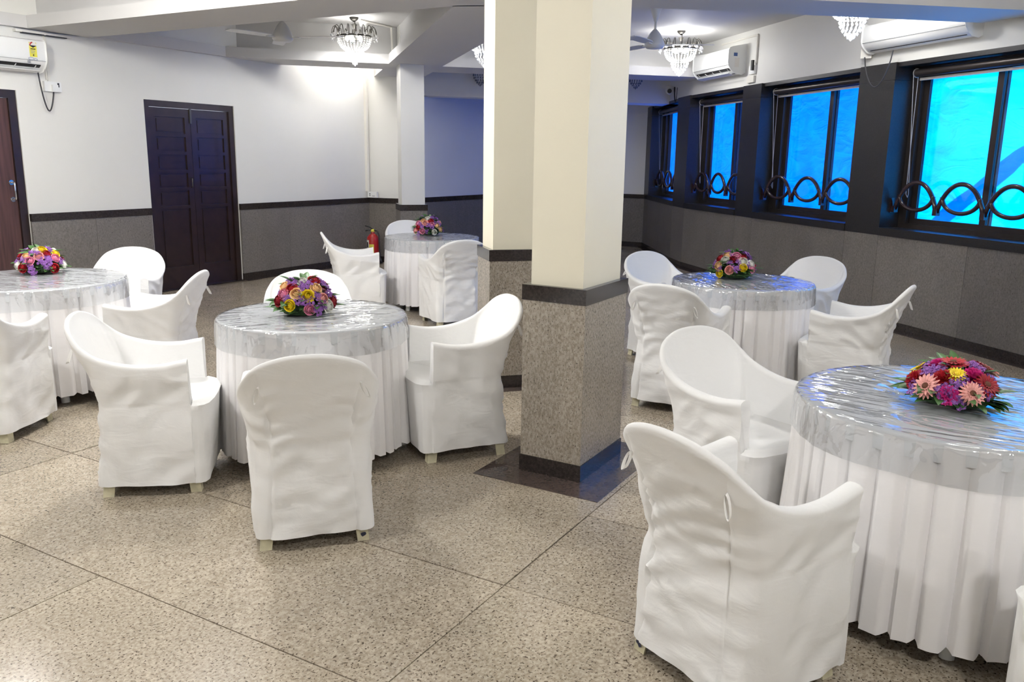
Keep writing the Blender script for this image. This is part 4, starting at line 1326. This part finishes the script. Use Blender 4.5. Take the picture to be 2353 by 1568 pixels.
def plastic_mesh(seed):
    rng = random.Random(seed); so = Vector((seed * 3.1, seed * 1.7, 0))
    seg = 144
    prof = [(0.0, TZ + 0.0065)] + [(TR * k / 14, TZ + 0.0065) for k in range(1, 14)]
    prof += [(TR + 0.003, TZ + 0.006), (TR + 0.010, TZ + 0.002), (TR + 0.015, TZ - 0.008)]
    prof += [(TR + 0.017 + 0.004 * k / 7, TZ - 0.008 - 0.115 * k / 7) for k in range(1, 8)]
    vs = []; fs = []
    for i, (r_, z_) in enumerate(prof):
        for k in range(seg):
            an = 2 * PI * k / seg
            x, y = r_ * math.cos(an), r_ * math.sin(an)
            if r_ < TR:
                d = 0.0028 * noise.noise(Vector((x * 5 + y * 2, y * 14, 1)) + so) + 0.0018 * noise.noise(Vector((x * 16, y * 9, 4)) + so)
                z2 = z_ + max(-0.003, d)
                rr = 1.0
            else:
                u_ = max(0, (i - 17) / 7)
                rr = 1 + 0.010 * u_ * noise.noise(Vector((math.cos(an) * 9, math.sin(an) * 9, 2)) + so) + 0.006 * noise.noise(Vector((math.cos(an) * 16, math.sin(an) * 16, i * 0.3)) + so)
                z2 = z_ + 0.012 * u_ * noise.noise(Vector((math.cos(an) * 2, math.sin(an) * 2, 6)) + so) + 0.002 * noise.noise(Vector((math.cos(an) * 20, math.sin(an) * 20, 3)) + so)
            vs.append((x * rr, y * rr, z2))
    for i in range(len(prof) - 1):
        for k in range(seg):
            k2 = (k + 1) % seg
            fs.append((i * seg + k, i * seg + k2, (i + 1) * seg + k2, (i + 1) * seg + k))
    bm = bmesh.new()
    me = MB().add(vs, fs).mesh('plastic_sheet', 'plastic', True)
    bm.from_mesh(me); bmesh.ops.remove_doubles(bm, verts=bm.verts, dist=0.0002); bm.to_mesh(me); bm.free()
    return me
SK = [skirt_mesh(s) for s in (1, 2, 3)]
PLS = [plastic_mesh(s) for s in (1, 2, 3)]
top_me = MB().lathe([(TR - 0.01, TZ - 0.025), (TR, TZ - 0.02), (TR, TZ - 0.006), (TR - 0.004, TZ - 0.004)], 64).mesh('tabletop', 'wood_table', True, 40)
cloth_me = MB().lathe([(TR + 0.006, TZ - 0.06), (TR + 0.006, TZ - 0.004), (TR + 0.002, TZ + 0.001), (TR - 0.004, TZ + 0.002), (0.001, TZ + 0.002)], 96, cap=False).mesh('top_cloth', 'cloth', True, 50)
tleg = []
for k in range(4):
    a = PI / 4 + k * PI / 2
    tleg.append(MB().tube([(0.40 * math.cos(a), 0.40 * math.sin(a), 0.02), (0.30 * math.cos(a), 0.30 * math.sin(a), TZ - 0.03)], 0.014, 10).mesh('leg', 'steel', True))
tfoot = [MB().tube([(0.403 * math.cos(a), 0.403 * math.sin(a), 0.0), (0.395 * math.cos(a), 0.395 * math.sin(a), 0.05)], 0.022, 10).mesh('foot_cap', 'white_plastic', True, 50) for a in [PI / 4 + k * PI / 2 for k in range(4)]]
cross = MB().tube([(0.2, 0.2, 0.45), (-0.2, -0.2, 0.45)], 0.012, 8).tube([(0.2, -0.2, 0.46), (-0.2, 0.2, 0.46)], 0.012, 8).mesh('brace', 'steel', True)
TAB = [(-5.42, 3.11, 'left', 'cut off by the left edge of the picture', 1.16), (-3.05, 3.20, 'centre', 'in the middle foreground left of the near pillar', 1.0), (-5.15, 7.22, 'far', 'far back between the fire extinguisher and the pillars', 1.02), (-1.50, 5.84, 'window-side', 'right of the near pillar, before the windows', 1.0), (-0.05, 3.23, 'near right', 'in the right foreground', 1.10)]
for k, (x, y, nm, where, sc) in enumerate(TAB):
    t = empty('round_table', (x, y, 0), 0.5 + 0.9 * k)
    t.scale = (sc, sc, 1)
    tag(t, 'round folding table under a white skirt, %s' % where, 'table', 'round dining tables')
    put('tabletop', top_me, t)
    for a, b_ in zip(tleg, tfoot):
        l = put('leg', a, t); put('foot_cap', b_, l)
    put('brace', cross, t)
    s = empty('table_skirt', (x, y, 0), 1.3 * k); s.scale = (sc, sc, 1)
    tag(s, 'white pleated table skirt and top cloth of the %s table' % nm, 'table skirt', 'pleated skirts on the round tables')
    put('pleated_skirt', SK[k % 3], s); put('top_cloth', cloth_me, s)
    p = put('plastic_cover', PLS[k % 3], None, (x, y, 0), (0, 0, 0.25 + 0.7 * k)); p.scale = (sc, sc, 1)
    tag(p, 'clear wrinkled plastic sheet covering the top of the %s table' % nm, 'plastic sheet', 'clear sheets on the round tables')

# ================================================================== FLOWERS
def grid_petal(mb_, n_l, n_w, fn):
    """fn(u, v) -> point; u 0..1 along, v -1..1 across"""
    base = len(mb_.v); 
    for i in range(n_l + 1):
        for j in range(n_w + 1):
            mb_.v.append(tuple(fn(i / n_l, -1 + 2 * j / n_w)))
    for i in range(n_l):
        for j in range(n_w):
            a = base + i * (n_w + 1) + j
            mb_.f.append((a, a + 1, a + n_w + 2, a + n_w + 1))
def rose_mesh(mat, seed, openness=1.0):
    rng = random.Random(seed); mb_ = MB()
    mb_.ball((0, 0, 0.020), 0.0085, 10, 6, 1.7)
    # radius, height, how far the lip opens, how far the top closes in
    layers = [(3, 0.0105, 0.036, 0.0, 0.55), (4, 0.0165, 0.036, 0.05, 0.32), (5, 0.0225, 0.034, 0.25, 0.10), (5, 0.0265, 0.029, 0.65, 0.0), (5, 0.0285, 0.022, 1.1, 0.0)]
    for li, (n, rad, hgt, opn, cl) in enumerate(layers):
        ph = rng.uniform(0, 6)
        for k in range(n):
            a0 = ph + 2 * PI * k / n + rng.uniform(-0.1, 0.1)
            wid = 2 * PI / n * 0.72
            def fn(u_, v, a0=a0, rad=rad, hgt=hgt, opn=opn * openness, wid=wid, cl=cl):
                an = a0 + v * wid * (0.6 + 0.4 * math.sin(min(1, u_ * 1.3) * PI / 2)) + 0.25 * u_
                rr = rad * (0.35 + 0.65 * math.sin(min(1.0, u_ * 1.7) * PI / 2)) * (1 - cl * u_ ** 3 + opn * 0.28 * u_ ** 4) * (1 + 0.05 * v)
                zz = 0.003 + hgt * (u_ - opn * 0.30 * u_ ** 5) * (1 - 0.16 * v * v * u_)
                return (rr * math.cos(an), rr * math.sin(an), zz)
            grid_petal(mb_, 6, 4, fn)
    return mb_.mesh('rose', mat, True)
def gerbera_mesh(mat):
    mb_ = MB()
    for lay, (n, r0_, r1_, lift, z0) in enumerate(((18, 0.010, 0.052, 0.004, 0.006), (16, 0.008, 0.042, 0.012, 0.010), (14, 0.006, 0.022, 0.010, 0.012))):
        for k in range(n):
            a0 = 2 * PI * (k + 0.5 * lay) / n
            def fn(u_, v, a0=a0, r0_=r0_, r1_=r1_, lift=lift, z0=z0):
                L_ = r0_ + (r1_ - r0_) * u_
                hw = 0.0065 * math.sin(PI * min(1, 0.18 + u_ * 0.75)) * (1.0 if r1_ > 0.03 else 0.5)
                x, y = L_, v * hw
                return (x * math.cos(a0) - y * math.sin(a0), x * math.sin(a0) + y * math.cos(a0), z0 + lift * math.sin(u_ * 1.8) - 0.002 * abs(v))
            grid_petal(mb_, 4, 2, fn)
    return mb_.mesh('gerbera', mat, True)
gerb_eye = MB().lathe([(0.013, 0.008), (0.012, 0.018), (0.006, 0.021), (0.001, 0.020)], 14).mesh('flower_eye', 'gerb_eye', True)
def carnation_mesh(mat, seed):
    rng = random.Random(seed); mb_ = MB()
    for lay, (n, tilt, ln) in enumerate(((9, 0.25, 0.036), (8, 0.65, 0.035), (7, 1.0, 0.034), (5, 1.3, 0.032))):
        for k in range(n):
            a0 = 2 * PI * (k + 0.4 * lay) / n + rng.uniform(-0.15, 0.15); tl2 = tilt + rng.uniform(-0.12, 0.12); ph = rng.uniform(0, 6)
            def fn(u_, v, a0=a0, tl2=tl2, ln=ln, ph=ph):
                r_ = ln * u_ * math.cos(tl2); z_ = 0.004 + ln * u_ * math.sin(tl2)
                w_ = v * ln * 0.52 * u_ ** 0.8
                ruf = 0.0035 * u_ ** 2 * math.sin(v * 9 + ph)
                x, y = r_ + ruf * math.sin(tl2), w_
                return (x * math.cos(a0) - y * math.sin(a0), x * math.sin(a0) + y * math.cos(a0), z_ + ruf * math.cos(tl2))
            grid_petal(mb_, 4, 8, fn)
    return mb_.mesh('carnation', mat, True)
def sprig_mesh(seed):
    rng = random.Random(seed); mb_ = MB()
    for k in range(20):
        a = rng.uniform(0, 2 * PI); r_ = 0.026 * math.sqrt(rng.random())
        c = (r_ * math.cos(a), r_ * math.sin(a), 0.012 + rng.uniform(0, 0.016) - r_ * 0.25)
        s_ = rng.uniform(0.005, 0.0078)
        for q in range(5):
            an = 2 * PI * q / 5 + a
            p = (c[0] + s_ * 0.75 * math.cos(an), c[1] + s_ * 0.75 * math.sin(an), c[2] + rng.uniform(-0.002, 0.002))
            mb_.octa(p, s_ * 0.62, s_ * 0.55)
        mb_.octa((c[0], c[1], c[2] + s_ * 0.5), s_ * 0.5)
    return mb_.mesh('statice_sprig', 'purple')
def leaf_mesh(seed, ln=0.075, wd=0.017):
    rng = random.Random(seed); mb_ = MB()
    cv = rng.uniform(0.2, 0.6); tw = rng.uniform(-0.3, 0.3)
    def fn(u_, v):
        hw = wd * math.sin(PI * min(1, 0.08 + u_ * 0.92)) ** 0.8
        return (v * hw, ln * u_, -cv * ln * u_ * u_ * 0.6 + abs(v) * hw * 0.35 + tw * v * hw)
    grid_petal(mb_, 6, 4, fn)
    return mb_.mesh('leaf', 'leaf', True)
RM = {k: [rose_mesh(k, 5 + i, 0.75 + 0.3 * i) for i in range(2)] for k in 'wprdkcy'}
GM = {k: gerbera_mesh(k) for k in 'crdy'}
CM = {k: carnation_mesh(k, 9) for k in 'rm'}
SPM = [sprig_mesh(s) for s in range(3)]
LFM = [leaf_mesh(s, 0.06 + 0.012 * s, 0.014 + 0.002 * s) for s in range(4)]
foam_me = {}

FB1 = [('Rp', 0.23, -0.77, 0.6), ('Rc', 0.66, -0.41, 0.63), ('Rr', 0.68, -0.09, 0.72), ('Ry', 0.63, 0.4, 0.66), ('Rk', 0.5, -0.76, 0.42), ('Rk', 0.84, 0.24, 0.49), ('Rw', -0.15, -0.97, 0.21), ('Rr', 0.26, -0.96, 0.11), ('Rr', 1.0, 0.05, 0.06), ('Rw', 0.74, 0.67, 0.12), ('Rw', 0.38, -0.34, 0.86), ('Ry', 0.47, -0.15, 0.87), ('S', 0.37, -0.52, 0.77), ('S', 0.59, -0.78, 0.18), ('S', 0.66, -0.75, -0.01), ('S', 0.78, -0.46, 0.43), ('S', 0.91, -0.16, 0.38), ('S', 0.81, 0.48, 0.35), ('S', 0.2, -0.87, 0.46), ('S', 0.95, -0.24, 0.19), ('L', 0.8, -0.59, -0.05), ('L', 0.95, -0.32, -0.0), ('L', 0.97, 0.22, -0.12), ('L', 0.42, -0.91, -0.02), ('L', 0.89, -0.41, 0.2), ('L', 0.99, -0.15, -0.08), ('L', 0.76, -0.61, 0.21)]
FB2 = [('Rw', 0.25, -0.33, 0.91), ('Rp', -0.2, -0.64, 0.74), ('Rr', 0.12, -0.68, 0.72), ('Rk', -0.09, -0.84, 0.53), ('Rd', -0.24, -0.91, 0.33), ('Rp', 0.36, -0.73, 0.58), ('Ry', 0.68, -0.53, 0.51), ('Rp', 0.69, -0.15, 0.71), ('Rc', 0.92, -0.08, 0.39), ('Ry', 0.26, -0.94, 0.22), ('Rk', 0.8, -0.59, 0.1), ('Rw', 0.99, 0.08, 0.14), ('Rr', 0.43, 0.04, 0.9), ('Rd', 0.88, 0.42, 0.23), ('S', 0.46, -0.49, 0.74), ('S', 0.11, -0.9, 0.42), ('S', 0.53, -0.75, 0.39), ('S', 0.8, -0.5, 0.34), ('S', 0.84, -0.28, 0.47), ('S', 0.96, -0.18, 0.2), ('S', 0.8, 0.33, 0.5), ('S', 0.03, -0.53, 0.85), ('S', 0.51, -0.16, 0.85), ('S', 0.44, -0.35, 0.83), ('S', 0.68, -0.64, 0.36), ('S', 0.93, -0.37, 0.05), ('L', -0.69, -0.67, 0.28), ('L', -0.26, -0.96, 0.14), ('L', 0.0, -0.99, 0.13), ('L', 0.34, -0.94, -0.05), ('L', 0.62, -0.77, 0.17), ('L', 0.67, 0.21, 0.71), ('L', 0.17, -0.47, 0.87), ('L', 0.7, 0.68, 0.24), ('L', 0.69, -0.72, 0.08), ('L', 0.85, -0.53, -0.02)]
FB3 = [('Rp', 0.11, -0.73, 0.68), ('Rw', 0.3, -0.49, 0.82), ('Rr', 0.55, -0.46, 0.69), ('Rc', 0.31, -0.76, 0.58), ('Rr', -0.13, -0.94, 0.32), ('Rk', 0.22, -0.97, 0.11), ('Rw', 0.87, -0.5, 0.04), ('Rk', 0.7, -0.52, 0.49), ('Rp', 0.98, 0.05, 0.19), ('Rp', 0.89, -0.17, 0.42), ('Rk', -0.26, -0.81, 0.53), ('Rc', -0.37, -0.93, 0.09), ('S', 0.5, -0.73, 0.47), ('S', 0.17, -0.93, 0.33), ('S', 0.52, -0.85, 0.1), ('S', -0.1, -0.99, -0.03), ('S', 0.78, -0.24, 0.57), ('S', -0.06, -0.86, 0.5), ('S', 0.72, -0.59, 0.36), ('S', 0.89, -0.04, 0.46), ('L', 0.63, -0.73, 0.26), ('L', 0.42, -0.87, 0.25), ('L', 0.69, -0.73, -0.01), ('L', 0.97, -0.24, -0.07), ('L', 0.98, 0.19, -0.05), ('L', -0.0, -0.99, -0.12), ('L', 0.19, -0.56, 0.81), ('L', -0.2, -0.98, -0.04), ('L', 0.82, -0.56, -0.15)]
FB4 = [('Rw', -0.25, -0.73, 0.63), ('Rd', 0.13, -0.71, 0.69), ('Rw', 0.56, -0.57, 0.61), ('Ry', 0.6, -0.71, 0.36), ('Rp', -0.53, -0.76, 0.38), ('Rc', 0.05, -0.97, 0.24), ('Ry', -0.43, -0.9, 0.06), ('Rk', 0.9, -0.32, 0.28), ('Rr', -0.53, -0.53, 0.66), ('Rp', -0.23, -0.52, 0.82), ('Rr', 0.48, -0.41, 0.77), ('Rk', 0.21, -0.52, 0.83), ('Rw', 0.84, -0.25, 0.47), ('S', 0.0, -0.84, 0.54), ('S', 0.35, -0.74, 0.58), ('S', 0.38, -0.88, 0.28), ('S', 0.02, -0.5, 0.86), ('S', 0.76, -0.44, 0.49), ('S', -0.47, -0.84, 0.26), ('S', 0.25, -0.91, 0.32), ('L', -0.13, -0.99, -0.02), ('L', 0.19, -0.98, -0.05), ('L', 0.58, -0.82, -0.03), ('L', 0.83, -0.56, 0.01), ('L', 0.56, -0.81, 0.16), ('L', -0.26, -0.95, 0.16), ('L', 0.17, -0.86, 0.48), ('L', 0.73, -0.65, 0.21)]
FB5 = [('Gc', -0.51, -0.77, 0.38), ('Cr', -0.79, -0.38, 0.47), ('Cr', -0.22, -0.68, 0.7), ('Y', 0.01, -0.58, 0.81), ('Cm', 0.34, -0.46, 0.82), ('Gr', -0.08, -0.15, 0.99), ('Cm', -0.36, -0.05, 0.93), ('Gd', 0.58, -0.57, 0.58), ('Gc', 0.35, -0.86, 0.37), ('Cm', -0.09, -0.95, 0.29), ('Y', -0.74, 0.06, 0.67), ('S', -0.57, 0.05, 0.82), ('S', -0.59, -0.35, 0.73), ('S', -0.32, -0.27, 0.91), ('S', -0.42, -0.43, 0.8), ('S', -0.01, -0.8, 0.6), ('S', -0.79, -0.56, 0.24), ('S', 0.4, -0.05, 0.91), ('S', 0.48, -0.68, 0.56), ('S', 0.55, -0.75, 0.38), ('S', -0.13, -0.9, 0.42), ('S', 0.14, -0.73, 0.67), ('L', -0.83, -0.55, -0.06), ('L', -0.55, -0.83, 0.03), ('L', -0.25, -0.95, 0.19), ('L', 0.1, -0.99, 0.03), ('L', 0.33, -0.93, 0.18), ('L', 0.5, -0.87, 0.07), ('L', 0.7, -0.7, 0.14), ('L', 0.87, -0.49, 0.0), ('L', -0.87, 0.08, 0.48), ('L', 0.73, -0.53, 0.43), ('L', 0.2, -0.97, 0.13), ('L', -0.13, -0.25, 0.96)]
def bouquet(base, R_, H_, items, label, seed, low=False):
    rng = random.Random(seed)
    bq = empty('flower_arrangement', (base[0], base[1], TZ + 0.013))
    tag(bq, label, 'flowers', 'flower arrangements on the tables')
    # dark green mound that the stems are pushed into, with a rough leafy surface
    k = 24; rows = 9; vs = []; fs = []
    for i in range(rows + 1):
        el = PI / 2 * i / rows
        for j in range(k):
            an = 2 * PI * j / k
            f_ = 0.78 + 0.10 * noise.noise(Vector((math.cos(an) * 4, math.sin(an) * 4, i * 0.9 + seed)))
            rr = R_ * f_ * max(0.02, math.cos(el)) if i else R_ * 0.66
            vs.append((rr * math.cos(an), rr * math.sin(an), 0.0 if i == 0 else 0.012 + H_ * f_ * math.sin(el)))
    for i in range(rows):
        for j in range(k):
            j2 = (j + 1) % k
            fs.append((i * k + j, i * k + j2, (i + 1) * k + j2, (i + 1) * k + j))
    fs.append(tuple(range(k))[::-1]); fs.append(tuple(range(rows * k, rows * k + k)))
    MB().add(vs, fs).build('foliage_mound', 'foam', bq)
    zc = 0.022
    def place(kind, d):
        d = Vector(d).normalized()
        big = kind[0] in 'RGCY'
        nrm = Vector((d.x / R_, d.y / R_, d.z / H_)).normalized()
        q = nrm.to_track_quat('Z', 'Y')
        pos = Vector((d.x * R_, d.y * R_, zc + d.z * H_))
        spin = rng.uniform(0, 6.28)
        if kind[0] == 'R':
            me = rng.choice(RM[kind[1]]); sc = rng.uniform(0.85, 1.0); pos = pos - nrm * 0.022; nm = 'rose'
        elif kind[0] == 'G':
            me = GM[kind[1]]; sc = rng.uniform(0.85, 0.98); pos = pos - nrm * 0.008; nm = 'gerbera'
        elif kind[0] == 'Y':
            me = GM['y']; sc = 0.68; pos = pos - nrm * 0.008; nm = 'gerbera'
        elif kind[0] == 'C':
            me = CM[kind[1]]; sc = rng.uniform(0.95, 1.08); pos = pos - nrm * 0.024; nm = 'carnation'
        elif kind[0] == 'S':
            me = rng.choice(SPM); sc = rng.uniform(0.80, 1.02); pos = pos - nrm * 0.018; nm = 'statice_sprig'
        else:
            me = rng.choice(LFM); nm = 'leaf'; sc = rng.uniform(0.8, 1.15)
            out = Vector((d.x, d.y, -0.15 + 0.5 * max(0, d.z) + rng.uniform(-0.1, 0.15))).normalized()
            side = Vector((-d.y, d.x, 0)) if abs(d.z) < 0.95 else Vector((1, 0, 0))
            out = (out + side * rng.uniform(-0.6, 0.6)).normalized()
            out.z = max(out.z, 0.30); out.normalize()
            x_ = out.cross(Vector((0, 0, 1))).normalized(); z_ = x_.cross(out)
            m_ = Matrix((x_, out, z_)).transposed()
            pos = pos - out * 0.045 * sc
            pos.z = max(pos.z, 0.018)
            o = put(nm, me, bq, pos, m_.to_euler(), sc)
            return
        pos.z = max(pos.z, 0.03 if big else 0.015)
        m_ = q.to_matrix() @ Matrix.Rotation(spin, 3, 'Z')
        o = put(nm, me, bq, pos, m_.to_euler(), sc)
        if kind[0] in 'GY':
            put('flower_eye', gerb_eye if kind != 'Y' else gerb_eye_y, o)
    for it in items:
        place(it[0], it[1:])
    # the far side, in the same mix
    kinds = [it[0] for it in items if it[0][0] in 'RGCY']
    for k in range(9):
        an = math.atan2(base[1], base[0]) + rng.uniform(-1.15, 1.15); el = rng.uniform(0.1, 0.9)
        place(rng.choice(kinds), (math.cos(an) * math.cos(el), math.sin(an) * math.cos(el), math.sin(el)))
    for k in range(12):
        an = math.atan2(base[1], base[0]) + rng.uniform(-1.3, 1.3); el = rng.uniform(0.0, 1.1)
        place('S', (math.cos(an) * math.cos(el), math.sin(an) * math.cos(el), math.sin(el)))
    for k in range(26):
        an = rng.uniform(0, 2 * PI); el = rng.uniform(-0.05, 0.35)
        place('L', (math.cos(an) * math.cos(el), math.sin(an) * math.cos(el), math.sin(el)))
    for k in range(26):
        an = rng.uniform(0, 2 * PI); el = rng.uniform(0.2, 1.4)
        place('L', (0.86 * math.cos(an) * math.cos(el), 0.86 * math.sin(an) * math.cos(el), 0.86 * math.sin(el)))
    for k in range(10):
        an = rng.uniform(0, 2 * PI); el = rng.uniform(0.1, 1.2)
        place('S', (math.cos(an) * math.cos(el), math.sin(an) * math.cos(el), math.sin(el)))
gerb_eye_y = MB().lathe([(0.010, 0.010), (0.009, 0.018), (0.004, 0.021), (0.001, 0.020)], 12).mesh('flower_eye', 'y', True)
bouquet((-5.66, 3.31), 0.155, 0.155, FB1, 'mixed rose arrangement on the left table, cream roses at both ends', 1)
bouquet((-3.10, 3.19), 0.162, 0.17, FB2, 'mixed rose arrangement on the centre table, peach and yellow roses among purple sprigs', 2)
bouquet((-5.31, 7.37), 0.163, 0.185, FB3, 'small-looking rose arrangement on the far table', 3)
bouquet((-1.60, 5.97), 0.16, 0.17, FB4, 'rose arrangement on the window-side table with a coral rose in front', 4)
bouquet((-0.06, 3.21), 0.162, 0.115, FB5, 'low arrangement of gerberas and carnations on the near right table', 5)
